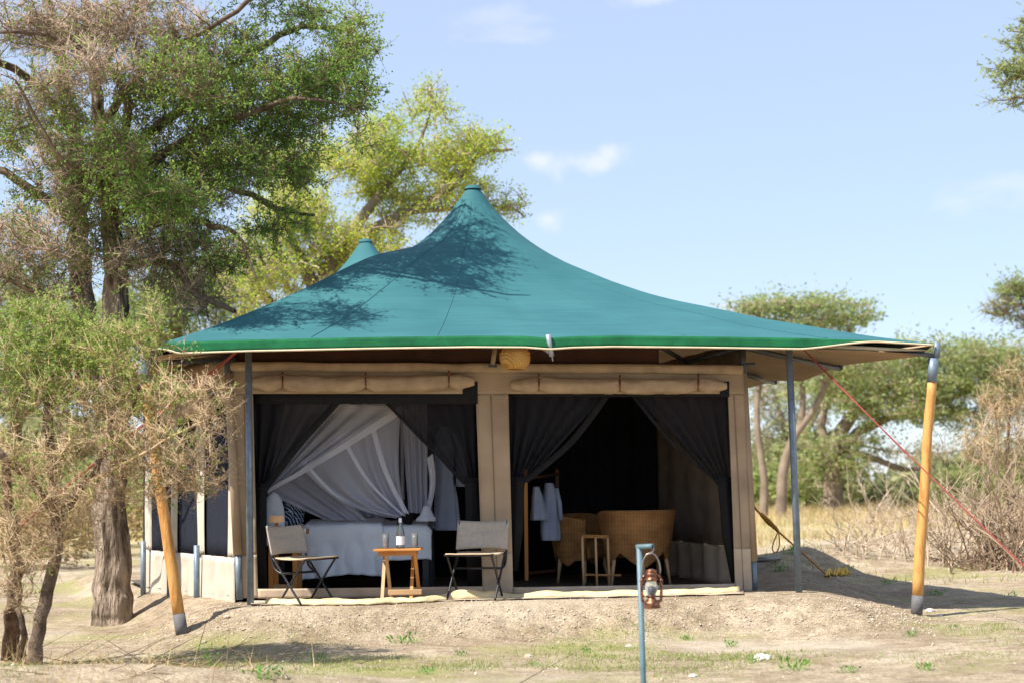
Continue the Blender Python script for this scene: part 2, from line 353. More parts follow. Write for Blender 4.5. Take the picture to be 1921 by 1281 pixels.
# ------------------------------------------------------------------ mesh helpers
ORG = {}
def link(o, parent=None, label=None, cat=None, group=None, kind=None):
    COL.objects.link(o)
    if parent is not None:
        o.parent = parent
    if label: o['label'] = label
    if cat: o['category'] = cat
    if group: o['group'] = group
    if kind: o['kind'] = kind
    return o
def thing(name, loc, label, cat, group=None):
    o = bpy.data.objects.new(name, None)
    o.empty_display_size = .2
    o.location = loc
    ORG[o.as_pointer()] = Vector(loc)
    return link(o, None, label, cat, group)
class MB:
    def __init__(s, M=None):
        s.v = []; s.f = []; s.M = M
    def add(s, vs, fs):
        o = len(s.v)
        if s.M is not None:
            vs = [s.M @ Vector(q) for q in vs]
        s.v.extend(tuple(q) for q in vs)
        s.f.extend(tuple(i + o for i in f) for f in fs)
    def box(s, c, size, R=None):
        c = Vector(c); h = Vector(size) / 2
        vs = []
        for sx in (-1, 1):
            for sy in (-1, 1):
                for sz in (-1, 1):
                    q = Vector((sx * h.x, sy * h.y, sz * h.z))
                    if R is not None: q = R @ q
                    vs.append(c + q)
        s.add(vs, [(0, 1, 3, 2), (4, 6, 7, 5), (0, 4, 5, 1), (2, 3, 7, 6), (0, 2, 6, 4), (1, 5, 7, 3)])
    def bar(s, p, q, w, t, up=(0, 0, 1)):
        p = Vector(p); q = Vector(q); d = (q - p)
        L = d.length; d.normalize()
        a = d.cross(Vector(up))
        if a.length < 1e-4: a = d.cross(Vector((1, 0, 0)))
        a.normalize(); b = a.cross(d)
        R = Matrix((a, b, d)).transposed()
        s.box((p + q) / 2, (w, t, L), R)
    def tube(s, pts, rad, n=8, cap=True):
        pts = [Vector(p) for p in pts]; m = len(pts)
        if not hasattr(rad, '__len__'): rad = [rad] * m
        vs = []; prev = None
        for i in range(m):
            t = (pts[min(i + 1, m - 1)] - pts[max(i - 1, 0)])
            if t.length < 1e-9: t = Vector((0, 0, 1))
            t.normalize()
            a = prev - t * prev.dot(t) if prev is not None else t.orthogonal()
            if a.length < 1e-6: a = t.orthogonal()
            a.normalize(); prev = a; b = t.cross(a)
            for k in range(n):
                an = 2 * math.pi * k / n
                vs.append(pts[i] + (a * math.cos(an) + b * math.sin(an)) * rad[i])
        fs = [(i * n + k, i * n + (k + 1) % n, (i + 1) * n + (k + 1) % n, (i + 1) * n + k) for i in range(m - 1) for k in range(n)]
        if cap:
            fs.append(tuple(range(n))[::-1]); fs.append(tuple((m - 1) * n + k for k in range(n)))
        s.add(vs, fs)
    def lathe(s, prof, n=24, c=(0, 0, 0), cap=False):
        c = Vector(c); vs = []
        for r, z in prof:
            for k in range(n):
                an = 2 * math.pi * k / n
                vs.append(c + Vector((r * math.cos(an), r * math.sin(an), z)))
        m = len(prof)
        fs = [(i * n + k, i * n + (k + 1) % n, (i + 1) * n + (k + 1) % n, (i + 1) * n + k) for i in range(m - 1) for k in range(n)]
        if cap:
            fs.append(tuple(range(n))[::-1]); fs.append(tuple((m - 1) * n + k for k in range(n)))
        s.add(vs, fs)
    def grid(s, fn, nu, nv):
        vs = [fn(i / nu, j / nv) for j in range(nv + 1) for i in range(nu + 1)]
        w = nu + 1
        fs = [(j * w + i, j * w + i + 1, (j + 1) * w + i + 1, (j + 1) * w + i) for j in range(nv) for i in range(nu)]
        s.add(vs, fs)
    def loft(s, rows, n=24, cap=True):
        # rows: (centre, half width vector, half depth vector, ripple, phase)
        vs = []
        for c, a, b, rip, ph in rows:
            for k in range(n):
                an = 2 * math.pi * k / n
                r = 1 + rip * math.sin(an * 5 + ph) + rip * .6 * math.sin(an * 9 + ph * 1.7)
                vs.append(Vector(c) + Vector(a) * (math.cos(an) * r) + Vector(b) * (math.sin(an) * r))
        m = len(rows)
        fs = [(i * n + k, i * n + (k + 1) % n, (i + 1) * n + (k + 1) % n, (i + 1) * n + k) for i in range(m - 1) for k in range(n)]
        if cap:
            fs.append(tuple(range(n))[::-1]); fs.append(tuple((m - 1) * n + k for k in range(n)))
        s.add(vs, fs)
    def build(s, name, m, parent=None, smooth=True, solid=0, bevel=0, subsurf=0, label=None, cat=None, group=None, kind=None, origin=None, auto=None):
        if parent is not None:
            o = ORG[parent.as_pointer()]
        else:
            o = Vector(origin) if origin is not None else Vector((0, 0, 0))
        me = bpy.data.meshes.new(name)
        me.from_pydata([(x - o.x, y - o.y, z - o.z) for x, y, z in s.v], [], s.f)
        me.validate(); me.update()
        me.materials.append(MATS[m])
        if smooth:
            me.polygons.foreach_set('use_smooth', [True] * len(me.polygons))
            if auto: me.set_sharp_from_angle(angle=math.radians(auto))
        ob = bpy.data.objects.new(name, me)
        ORG[ob.as_pointer()] = o
        if parent is None: ob.location = o
        if solid:
            md = ob.modifiers.new('thickness', 'SOLIDIFY'); md.thickness = solid; md.offset = 0
        if bevel:
            md = ob.modifiers.new('bevel', 'BEVEL'); md.width = bevel; md.segments = 2; md.limit_method = 'ANGLE'
        if subsurf:
            md = ob.modifiers.new('subsurf', 'SUBSURF'); md.levels = subsurf; md.render_levels = subsurf
        KEEP.append(ob)
        return link(ob, parent, label, cat, group, kind)
KEEP = []
def fast_mesh(name, V, F, m, parent=None, smooth=False, kind=None, label=None, cat=None, origin=None, loop=None):
    # V (n,3) float array in world space, F (m,k) int array of k-gons
    if parent is not None: o = ORG[parent.as_pointer()]
    else: o = Vector(origin) if origin is not None else Vector((0, 0, 0))
    V = np.asarray(V, dtype=np.float32) - np.array(o, dtype=np.float32)
    me = bpy.data.meshes.new(name)
    me.vertices.add(len(V)); me.vertices.foreach_set('co', V.ravel())
    k = F.shape[1]
    me.loops.add(F.size); me.loops.foreach_set('vertex_index', F.ravel().astype(np.int32))
    me.polygons.add(len(F))
    me.polygons.foreach_set('loop_start', (np.arange(len(F)) * k).astype(np.int32))
    if smooth: me.polygons.foreach_set('use_smooth', np.ones(len(F), dtype=bool))
    me.update(calc_edges=True)
    me.materials.append(MATS[m])
    ob = bpy.data.objects.new(name, me)
    ORG[ob.as_pointer()] = o
    if parent is None: ob.location = o
    KEEP.append(ob)
    return link(ob, parent, label, cat, None, kind)
def copy_tree(o, parent=None):
    c = o.copy(); COL.objects.link(c); c.parent = parent
    for ch in list(o.children): copy_tree(ch, c)
    return c
def nz3(x, y, z=0.): return mnoise.noise(Vector((x, y, z)))
def sm(a, b, x):
    t = max(0., min(1., (x - a) / (b - a))); return t * t * (3 - 2 * t)
def lerp(a, b, t): return a + (b - a) * t
def polyl(pts, t):
    # point on a polyline of Vectors, t in 0..1 by index
    n = len(pts) - 1; f = min(max(t, 0), 1) * n; i = min(int(f), n - 1)
    return pts[i].lerp(pts[i + 1], f - i)
def smooth_path(pts, n):
    pts = [Vector(p) for p in pts]; out = []
    m = len(pts)
    for k in range(n + 1):
        f = k / n * (m - 1); i = min(int(f), m - 2); t = f - i
        p0 = pts[max(i - 1, 0)]; p1 = pts[i]; p2 = pts[i + 1]; p3 = pts[min(i + 2, m - 1)]
        out.append(.5 * ((2 * p1) + (p2 - p0) * t + (2 * p0 - 5 * p1 + 4 * p2 - p3) * t * t + (3 * p1 - p0 - 3 * p2 + p3) * t ** 3))
    return out

# ================================================================== GROUND
def mound(x, y):
    wob = .12 * nz3(x * .8, y * .3, 3.) + .05 * nz3(x * 2.7, y * 1.2, 9.)
    f = sm(13.15, 13.98, y + wob)
    r = 1 - sm(2.55, 3.75, x + .5 * wob - .10 * (y - 14.5))
    l = sm(-3.35 - .35 * (y - 14.0), -2.35 - .42 * (y - 14.0), x + wob)
    b = 1 - sm(20, 24, y)
    return f * r * l * b
def ground_h(x, y):
    h = .05 * nz3(x * .35, y * .35, 1.) + .016 * nz3(x * 1.9, y * 1.9, 2.)
    near = 1 - sm(24, 40, y)
    h *= near * .9 + .1
    m = mound(x, y)
    h = h * (1 - m) + FLOOR * m * .985 
    if 9 < y < 26 and -9 < x < 10:
        slope = 4 * m * (1 - m)
        h += (.006 + .022 * slope) * nz3(x * 9, y * 9, 4.) + (.003 + .012 * slope) * nz3(x * 21, y * 21, 5.)
    # soil heaps: at the foot of the thorn bush, and under the brushwood on the right
    h += .16 * math.exp(-((x + 2.9) / 1.5) ** 2 - ((y - 10.35) / .45) ** 2)
    h += .40 * math.exp(-((x - 6.6) / 2.6) ** 2 - ((y - 24.5) / 2.2) ** 2) * (1 + .5 * nz3(x, y, 6.))
    h += .22 * math.exp(-((x - 4.2) / .9) ** 2 - ((y - 22.5) / 1.2) ** 2)
    h -= 1.1 * sm(66, 92, y)
    return h
def axis(dense0, dense1, step, lo, hi, grow=1.16):
    a = list(np.arange(dense0, dense1 + 1e-6, step))
    s = step; x = a[-1]
    while x < hi: s *= grow; x += s; a.append(x)
    s = step; x = a[0]; pre = []
    while x > lo: s *= grow; x -= s; pre.append(x)
    return np.array(pre[::-1] + a)
gx = axis(-6.2, 6.6, .042, -1600, 1600); gy = axis(9.6, 18.2, .042, -40, 3200, 1.07)
GV = np.array([(x, y, ground_h(x, y)) for y in gy for x in gx])
nx, ny = len(gx), len(gy)
ii, jj = np.meshgrid(np.arange(nx - 1), np.arange(ny - 1))
b0 = (jj * nx + ii).ravel()
GF = np.stack([b0, b0 + 1, b0 + nx + 1, b0 + nx], 1)
def groundmat():
    m = bpy.data.materials.new('dry_soil'); m.use_nodes = True
    nt = m.node_tree; N = nt.nodes; L = nt.links; b = N['Principled BSDF']
    b.inputs['Roughness'].default_value = .95; b.inputs['Specular IOR Level'].default_value = .1
    t = N.new('ShaderNodeTexCoord')
    def noise(sc, det=5, ro=.55):
        n = N.new('ShaderNodeTexNoise'); n.inputs['Scale'].default_value = sc; n.inputs['Detail'].default_value = det; n.inputs['Roughness'].default_value = ro
        L.new(t.outputs['Object'], n.inputs[0]); return n.outputs[0]
    def ramp(src, p0, c0, p1, c1):
        r = N.new('ShaderNodeValToRGB'); e = r.color_ramp.elements
        e[0].position = p0; e[0].color = (*c0, 1); e[1].position = p1; e[1].color = (*c1, 1)
        L.new(src, r.inputs[0]); return r.outputs[0]
    def mix(f, a, c, mode='MIX'):
        x = N.new('ShaderNodeMix'); x.data_type = 'RGBA'; x.blend_type = mode
        if isinstance(f, float): x.inputs[0].default_value = f
        else: L.new(f, x.inputs[0])
        L.new(a, x.inputs[6]); L.new(c, x.inputs[7]); return x.outputs[2]
    soil = ramp(noise(1.1, 6), .30, (.375, .298, .208), .68, (.585, .492, .368))
    fine = ramp(noise(34, 5, .7), .28, (.52, .50, .48), .66, (1.16, 1.15, 1.13))
    c = mix(1.0, soil, fine, 'MULTIPLY')
    grit = ramp(noise(120, 3, .6), .34, (.66, .64, .62), .62, (1.12, 1.12, 1.12))
    c = mix(.75, c, grit, 'MULTIPLY')
    clod = ramp(noise(5.5, 6, .65), .36, (.66, .62, .58), .60, (1.06, 1.06, 1.06))
    c = mix(.9, c, clod, 'MULTIPLY')
    pale = ramp(noise(.45, 4), .52, (0, 0, 0), .72, (.55, .55, .55))
    cpale = N.new('ShaderNodeRGB'); cpale.outputs[0].default_value = (.68, .60, .49, 1)
    c = mix(pale, c, cpale.outputs[0])
    # short greenish cover in patches on the flat ground
    gp = ramp(noise(.62, 6, .65), .50, (0, 0, 0), .66, (.75, .75, .75))
    cg = N.new('ShaderNodeRGB'); cg.outputs[0].default_value = (.30, .30, .105, 1)
    sx = N.new('ShaderNodeSeparateXYZ'); L.new(t.outputs['Object'], sx.inputs[0])
    mr = N.new('ShaderNodeMapRange'); mr.inputs['From Min'].default_value = .10; mr.inputs['From Max'].default_value = .03
    L.new(sx.outputs[2], mr.inputs[0])
    mm = N.new('ShaderNodeMath'); mm.operation = 'MULTIPLY'; L.new(gp, mm.inputs[0]); L.new(mr.outputs[0], mm.inputs[1])
    c = mix(mm.outputs[0], c, cg.outputs[0])
    # far meadow: dry grass tint
    md = N.new('ShaderNodeMapRange'); md.inputs['From Min'].default_value = 26; md.inputs['From Max'].default_value = 42; md.inputs['To Max'].default_value = .75
    L.new(sx.outputs[1], md.inputs[0])
    meadow = ramp(noise(.22, 6, .65), .38, (.30, .30, .095), .62, (.50, .38, .20))
    c = mix(md.outputs[0], c, meadow)
    L.new(c, b.inputs['Base Color'])
    bp = N.new('ShaderNodeBump'); bp.inputs['Strength'].default_value = .9; bp.inputs['Distance'].default_value = .035
    L.new(noise(38, 6, .7), bp.inputs['Height']); L.new(bp.outputs[0], b.inputs['Normal'])
    MATS['dry_soil'] = m
groundmat()
fast_mesh('ground', GV, GF, 'dry_soil', smooth=True, kind='structure')
# a lake beyond the trees
mat('lake_water', (.20, .26, .32), .12, .05, .02, .12, .6, spec=.5)
b = MB(); b.add([(-1500, 78, -.45), (1500, 78, -.45), (1500, 3150, -.45), (-1500, 3150, -.45)], [(0, 1, 2, 3)])
b.build('lake', 'lake_water', kind='structure', smooth=False)
def GZ(x, y): return ground_h(x, y)
def ground_at(px, py, z0=0.):
    z = z0
    for _ in range(40):
        p = PZ(px, py, z); z = z * .75 + .25 * ground_h(p.x, p.y)
    return Vector((p.x, p.y, ground_h(p.x, p.y)))

# ================================================================== TENT
L0 = P(287, 648, 13.7); R0 = P(1752, 645, 14.4)
def frontD(px):
    return 13.7 + (px - 287) / 743 * .15 if px < 1030 else 13.85 + (px - 1030) / 722 * .55
FRONT_PX = [(287, 648), (320, 642), (470, 637), (700, 632.5), (880, 630), (985, 630.5), (1030, 634), (1075, 631), (1150, 629.5), (1300, 631), (1500, 634), (1640, 638.5), (1752, 645)]
front_edge = [P(x, y, frontD(x)) for x, y in FRONT_PX]
B1 = P(1577, 668, 17.0); B2 = P(1455, 699, 19.2)
pk1 = P(887, 352, 16.9); pk2 = P(686, 452, 20.4)
tent = thing('safari_tent', Vector(((WA.x + WB.x) / 2, 16.2, FLOOR)), 'safari tent with twin peaked teal canopy, tan canvas walls and orange corner poles', 'tent')
saddleR = Vector((3.25, 18.2, 2.42)); saddleL = Vector((-4.55, 18.3, 2.40))
sad_mid = Vector((-1.05, 18.65, 3.05))
seam = [saddleR, Vector((1.5, 18.45, 2.62)), sad_mid, Vector((-3.0, 18.5, 2.6)), saddleL]
def resample(pts, step):
    out = []
    for a, b_ in zip(pts[:-1], pts[1:]):
        n = max(1, int((b_ - a).length / step))
        out += [a.lerp(b_, k / n) for k in range(n)]
    return out + [pts[-1]]
LB1 = Vector((-3.86, 16.1, 2.41))
per1 = resample(front_edge + [B1, saddleR], .09) + resample(seam, .12)[1:] + resample([saddleL, LB1, front_edge[0]], .12)[1:-1]
G_T = [0, .012, .032, .06, .10, .15, .2, .28, .36, .47, .59, .70, .80, .90, 1]
G_V = [1, .975, .885, .79, .70, .635, .575, .478, .400, .305, .224, .155, .097, .045, 0]
def soft(x, xs, ys, d):
    d = min(d, x, max(0., xs[-1] - x)) 
    return sum(float(np.interp(x + k * d / 4, xs, ys)) for k in range(-4, 5)) / 9
G_L = [0, .17, .25, .345, .43, .51, .62, .745, .87, 1]; G_LV = [1, .69, .63, .55, .475, .40, .295, .185, .088, 0]
R_T = [0, .085, .10, .185, .37, .64, .95, 1.3, 1.8]; R_V = [1, .99, .966, .898, .78, .665, .575, .49, .38]
def prof(t): return soft(t, G_T, G_V, .07)
def prof2(t, r, wl=0.):
    w = sm(.35, 1.6, r)
    return (prof(t) * (1 - wl) + wl * soft(t, G_L, G_LV, .07)) * w + (1 - w) * soft(r, R_T, R_V, min(.16, .45 * r))
ts = [0.0, .012, .022, .032, .045, .06, .08, .10, .125, .15, .175] + list(np.linspace(.2, 1, 37))
def cone(name, per, pk, m, dz=0., top=0., tmax=1., parent=tent, wrinkle=.0):
    mb = MB(); n = len(per); vs = []
    for t in ts:
        for k, e in enumerate(per):
            tt = t * tmax
            dx, dy = e.x - pk.x, e.y - pk.y; ln_ = math.hypot(dx, dy)
            rr = max(ln_ * tt, .074 + .30 * t) / ln_
            p = Vector((pk.x + dx * rr, pk.y + dy * rr, 0))
            z = e.z + dz + (pk.z - top - e.z) * prof2(tt, rr * ln_, sm(.9, -2.2, e.x))
            z += wrinkle * t * (1 - t) * 4 * nz3(p.x * 1.1, p.y * 1.1, 7.) + wrinkle * .5 * t * (1 - t) * nz3(p.x * 4, p.y * 4, 3.)
            z += (.10 if wrinkle < .04 else 0) * t ** 6 * (1 - t) * nz3(k * .33, 3.3 + .4 * t)
            vs.append((p.x, p.y, z))
    fs = [(i * n + k, (i + 1) * n + k, (i + 1) * n + (k + 1) % n, i * n + (k + 1) % n) for i in range(len(ts) - 1) for k in range(n)]
    vs.append((pk.x, pk.y, pk.z - top + .012)); c = len(vs) - 1
    fs += [(c, k, (k + 1) % n) for k in range(n)]
    mb.add(vs, fs)
    return mb.build(name, m, parent)
can = cone('canopy', per1, pk1, 'teal_net', wrinkle=.03)
cone('lining', per1, pk1, 'canvas_under', dz=-.095, top=.75, wrinkle=.05)
per2 = resample([saddleR, B2, Vector((2.5, 22.8, 2.42)), Vector((-1.3, 23.6, 2.45)), Vector((-5.4, 22.9, 2.42)), Vector((-5.0, 20, 2.42)), saddleL], .15) + resample(seam[::-1], .15)[1:-1]
cone('canopy', per2, pk2, 'teal_net', wrinkle=.03)
cone('lining', per2, pk2, 'canvas_under', dz=-.095, top=.75, wrinkle=.05)
for pk, k in ((pk1, 1), (pk2, 1)):
    mb = MB(); mb.lathe([(.092, -.022), (.080, -.002), (.066, .012), (.04, .020), (.0, .023)], 24, pk)
    mb.build('peak_cap', 'teal_net', tent)
mat('seam', (.026, .115, .132), .8, .1, 20)
for k_ in (580, 820, 1030, 1290, 1560):
    e = P(k_, float(np.interp(k_, [q[0] for q in FRONT_PX], [q[1] for q in FRONT_PX])), frontD(k_)); dx, dy = e.x - pk1.x, e.y - pk1.y; ln_ = math.hypot(dx, dy); pts = []
    for t in np.linspace(.06, .99, 60):
        x, y = pk1.x + dx * t, pk1.y + dy * t
        z = e.z + (pk1.z - e.z) * prof2(t, ln_ * t, sm(.9, -2.2, e.x)) + .03 * t * (1 - t) * 4 * nz3(x * 1.1, y * 1.1, 7.) + .015 * t * (1 - t) * nz3(x * 4, y * 4, 3.)
        pts.append((x, y, z + .001))
    mb = MB(); mb.tube(pts, .0045, 5); mb.build('seam', 'seam', tent)
# green valance below the front edge, with a cream piping
vedge = resample(front_edge, .06)
def val_h(p):
    t = (p.x - front_edge[0].x) / (front_edge[-1].x - front_edge[0].x)
    return .090 * min(1, sm(.93, .80, t) + .06) * min(1, .3 + sm(0, .05, t))
mb = MB()
def vf(u, v):
    p = polyl(vedge, u); h = val_h(p)
    return (p.x, p.y - .012 - .012 * v + .006 * nz3(p.x * 5, v), p.z - .002 - h * v)
mb.grid(vf, 240, 4); mb.build('valance', 'green_valance', tent, solid=.004)
mb = MB(); mb.tube([(lambda q: (q[0], q[1], q[2] - .006))(vf(k / 160, 1)) for k in range(161)], .0085, 6)
mb.build('piping', 'piping', tent)
# cream edge of the inner sheet along the right end and the two sides
mb = MB(); mb.tube([P(1480, 650, 14.28), P(1600, 652, 14.36), P(1660, 655, 14.4), P(1738, 657, 14.45)], [.012, .02, .018, .006], 8); mb.build('sheet_edge', 'piping', tent)
for q, m_ in (([front_edge[-1], B1, saddleR, B2], 'teal_net'), ([front_edge[0], LB1, saddleL], 'teal_net')):
    e = resample(q, .1); mb = MB()
    n_ = len(e) - 1
    def sf(u, v):
        p = polyl(e, u); s_ = 1 if p.x > 0 else -1
        return (p.x + s_ * .01, p.y, p.z + .004 - .09 * v * min(1, 12 * u + .05))
    mb.grid(sf, n_ * 2, 3); mb.build('side_valance', 'canvas_under', tent, solid=.004)
# edge brackets
def bracket(p_top, p_bot, name, m, r=.022):
    mb = MB(); mb.tube([p_top, p_bot], r, 10); return mb.build(name, m, tent)
bracket(P(1028, 628, 13.82), P(1035, 668, 13.86), 'edge_bracket', 'galvanised', .022)
mb = MB(); mb.add([P(1012, 652, 13.9), P(1034, 652, 13.84), P(1036, 668, 13.86), P(1030, 664, 13.9)], [(0, 1, 2, 3)]); mb.build('strap', 'galvanised', tent, solid=.006)
mb = MB(); mb.tube([P(1035, 664, 13.86), P(1037, 677, 13.86)], .006, 6); mb.build('strap_end', 'galvanised', tent)
bracket(P(1757, 641, 14.42), P(1757, 671, 14.42), 'edge_bracket', 'grey_steel', .032)
bracket(P(1757, 668, 14.42), P(1640, 652, 14.9), 'edge_beam', 'grey_steel', .022)
bracket(P(1579, 664, 17.0), P(1576, 693, 17.0), 'edge_bracket', 'dark_steel', .028)
bracket(P(1574, 691, 17.0), P(1397, 652, 15.05), 'edge_beam', 'dark_steel', .026)
bracket(P(1458, 696, 19.2), P(1453, 720, 19.2), 'edge_bracket', 'dark_steel', .028)
bracket(P(1451, 717, 19.2), P(1400, 702, 17.4), 'edge_beam', 'dark_steel', .026)
bracket(P(268, 655, 13.7), P(268, 686, 13.72), 'edge_bracket', 'grey_steel', .032)
bracket(P(268, 682, 13.72), P(440, 672, 14.6), 'edge_beam', 'dark_steel', .022)
# rafters
for a, b_ in (((1232, 646, 15.0), (1288, 679, 15.3)), ((1288, 679, 15.3), (1396, 650, 15.0)), ((1395, 652, 15.0), (1460, 648, 14.4)), ((330, 668, 14.6), (400, 660, 15.2)), ((380, 700, 15.6), (420, 668, 14.9))):
    mb = MB(); mb.tube([P(*a), P(*b_)], .022, 8); mb.build('rafter', 'dark_steel', tent)
mb = MB(); mb.bar(P(929, 650, 14.55), P(924, 684, 14.5), .035, .02); mb.build('bracket_strap', 'canvas_roll', tent)
mb = MB(); mb.bar(P(916, 686, 14.5), P(932, 686, 14.5), .022, .022); mb.build('bracket_pin', 'dark_steel', tent, smooth=False)

# ---- front wall, cut round the two openings
def wall_patch(name, m, q, nu, nv, wr=.008, off=0., solid=.008):
    # q: pixel corners tl, tr, br, bl
    tl, tr, br, bl = q
    mb = MB()
    def f(u, v):
        x = lerp(lerp(tl[0], tr[0], u), lerp(bl[0], br[0], u), v); y = lerp(lerp(tl[1], tr[1], u), lerp(bl[1], br[1], u), v)
        p = W(x, y, off)
        return p + WN * (wr * (nz3(x * .03, y * .012, 1.) + .6 * nz3(x * .09, y * .03, 2.)))
    mb.grid(f, nu, nv)
    return mb.build(name, m, tent, solid=solid)
def ex(pts, y): return float(np.interp(y, [p[1] for p in pts], [p[0] for p in pts]))
EL = [(428, 640), (446, 1122)]; E1 = [(472, 640), (484, 1122)]; E2 = [(889, 640), (906, 1122)]; E3 = [(951, 640), (963, 1122)]; E4 = [(1362, 640), (1380, 1122)]; ER = [(1392, 640), (1412, 1122)]
YT = 738
SK = {'l': 1040, 'c': 1036, 'r': 1028}
def X(e, y): return (ex(e, y), y)
wall_patch('wall_panel', 'canvas', (X(EL, 682), X(ER, 684), X(ER, YT), X(EL, YT)), 90, 12, .006)
for e_a, e_b, ys, yb in ((EL, E1, 1040, 1121), (E2, E3, 1036, 1114), (E4, ER, 1028, 1109)):
    wall_patch('wall_panel', 'canvas', (X(e_a, YT), X(e_b, YT), X(e_b, ys), X(e_a, ys)), 8, 50, .010)
    wall_patch('skirt_panel', 'skirt', (X(e_a, ys), X(e_b, ys), X(e_b, yb), X(e_a, yb)), 8, 14, .010, .004)
wall_patch('sill_panel', 'skirt', (X(E1, 1104), X(E2, 1099), X(E2, 1118), X(E1, 1122)), 50, 4, .012, .01)
wall_patch('sill_panel', 'skirt', (X(E3, 1101), X(E4, 1094), X(E4, 1111), X(E3, 1116)), 50, 4, .012, .01)
mat('eave_shade_brown', (.050, .022, .014), .9, .2, 6)
mb = MB(); mb.grid(lambda u, v: W(lerp(436, 1236, u), lerp(640, 682, v), -.03) + WN * .01 * nz3(u * 20, v), 40, 3); mb.build('eave_shade_strip', 'eave_shade_brown', tent, solid=.004)  # shade under the eave, put in as a dark brown strip above the hem
mat('stitching', (.24, .165, .10), .9, .1, 20)
for xa, xb, ya, yb in ((921, 934, 742, 1110), (458, 467, 742, 1115), (1377, 1395, 742, 1104)):
    mb = MB(); mb.tube([W(lerp(xa, xb, k / 30), lerp(ya, yb, k / 30), .010 + .010 * nz3(lerp(xa, xb, k / 30) * .03, lerp(ya, yb, k / 30) * .012, 1.)) for k in range(31)], .004, 5); mb.build('seam', 'stitching', tent)
# the seamed top hem
mb = MB()
mb.loft([(W(lerp(432, 1392, k / 60), lerp(687, 693, k / 60) + 2.0 * nz3(k * .21, 4.), .03), Vector((0, 0, .042)), WN * .028, .05, k * .3) for k in range(61)], 14)
mb.build('top_hem', 'canvas_roll', tent)
# rolled up door flaps with toggles
def roll(x0, x1, yc, r, name='rolled_flap', off=.07, toggles=()):
    rows = []; n = 70
    for k in range(n + 1):
        u = k / n; x = lerp(x0, x1, u)
        pinch = 0
        for tx in toggles: pinch = max(pinch, math.exp(-((x - tx) / 9) ** 2))
        endf = .45 + .55 * min(1, u * 14, (1 - u) * 14)
        rr = r * (1 - .24 * pinch) * endf * (.94 + .13 * nz3(x * .022, 2.) + .05 * nz3(x * .09, 6.))
        y = yc(u) - 4 * pinch + 1.5 * nz3(x * .02, 8.)
        rows.append((W(x, y, off), Vector((0, 0, rr)), WN * rr * 1.05, .05 + .06 * pinch + .02 * nz3(x * .05, 1.), 3.0 * nz3(x * .03, 5.) + k * .06))
    mb = MB(); mb.loft(rows, 22); o = mb.build(name, 'canvas_roll', tent)
    for tx in toggles:
        mb = MB(); u = (tx - x0) / (x1 - x0); y = yc(u)
        mb.tube([W(tx, y - 22, off + .03), W(tx, y - 15, off + .05), W(tx, y - 6, off + .075), W(tx, y + 8, off + .10)], .008, 6)
        mb.lathe([(.0, -.012), (.011, -.008), (.011, .008), (0, .012)], 8, W(tx, y - 17, off + .06))
        mb.build('toggle_strap', 'copper', o)
roll(474, 890, lambda u: 718 + 4 * math.sin(u * math.pi) - 3 * u, .079, toggles=(530, 686, 842))
roll(958, 1363, lambda u: 722 + 2 * math.sin(u * math.pi) + 1 * u, .074, toggles=(1011, 1163, 1310))

# ---- corner posts in canvas sleeves with steel feet
def sleeved(a, b_, c, r=.032):
    mb = MB(); mb.tube([P(*a), P(*b_)], [r, r * 1.1], 10); o = mb.build('sleeve', 'canvas', tent)
    mb = MB(); mb.tube([P(*b_), P(*c)], r * .85, 10); mb.build('post_foot', 'grey_steel', tent)
sleeved((1395, 700, 14.98), (1414, 1052, 14.98), (1416, 1106, 14.98), .034)
mb = MB(); mb.tube([P(1392, 648, 14.98), P(1395, 702, 14.98)], .034, 10); mb.build('post_head', 'dark_steel', tent)
mb = MB(); mb.tube([P(1382, 685, 14.95), P(1416, 682, 14.97)], .014, 8); mb.build('post_pin', 'dark_steel', tent)
sleeved((428, 700, 14.62), (446, 1040, 14.62), (450, 1124, 14.62), .036)
mb = MB(); mb.tube([P(426, 662, 14.62), P(428, 702, 14.62)], .036, 10); mb.build('post_head', 'dark_steel', tent)

# ---- left side wall running back to the left
CB = P(272, 1106, 17.0); CB.z = .22
def S(u, z, off=0.):            # u along the side wall from the front corner, z height
    p = Vector((lerp(WA.x - .02, CB.x, u), lerp(WA.y + .02, CB.y, u), z))
    n = Vector((CB.y - WA.y, -(CB.x - WA.x), 0)).normalized() * -1
    return p + n * off
def side_patch(name, m, u0, u1, z0, z1, nu, nv, wr=.012, off=0., freq=9.):
    mb = MB()
    def f(u, v):
        uu = lerp(u0, u1, u); z = lerp(z0, z1, v)
        return S(uu, z, off + wr * math.sin(uu * freq * 6.28 + 1.5 * nz3(z * .8, uu * 3)) * (1 - .4 * v) + wr * .5 * nz3(uu * 14, z * 2))
    mb.grid(f, nu, nv); return mb.build(name, m, tent, solid=.006)
side_patch('skirt_panel', 'side_cloth', 0, 1, .16, .63, 60, 8, .022, .0, 7)
side_patch('wall_panel', 'canvas', 0, 1, 2.02, 2.42, 40, 6, .008)
for u0, u1 in ((.0, .07), (.30, .38), (.60, .67), (.92, 1.0)):
    side_patch('wall_panel', 'side_cloth', u0, u1, .63, 2.02, 10, 30, .014, .0, 14)
for u0, u1 in ((.07, .30), (.38, .60), (.67, .92)):
    side_patch('window_screen', 'window_net', u0, u1, .63, 2.02, 6, 10, .004, -.01)
for u0, u1, z in ((.14, .40, 2.02), (.42, .66, 1.98)):
    rows = []
    for k in range(25):
        u = k / 24; e_f = .4 + .6 * min(1, u * 8, (1 - u) * 8)
        rows.append((S(lerp(u0, u1, u), z - .02 * math.sin(u * 9), .09), Vector((0, 0, .10 * e_f)), Vector((-.07 * e_f, -.05 * e_f, 0)), .05, k * .2))
    mb = MB(); mb.loft(rows, 18); mb.build('rolled_flap', 'canvas_roll', tent)
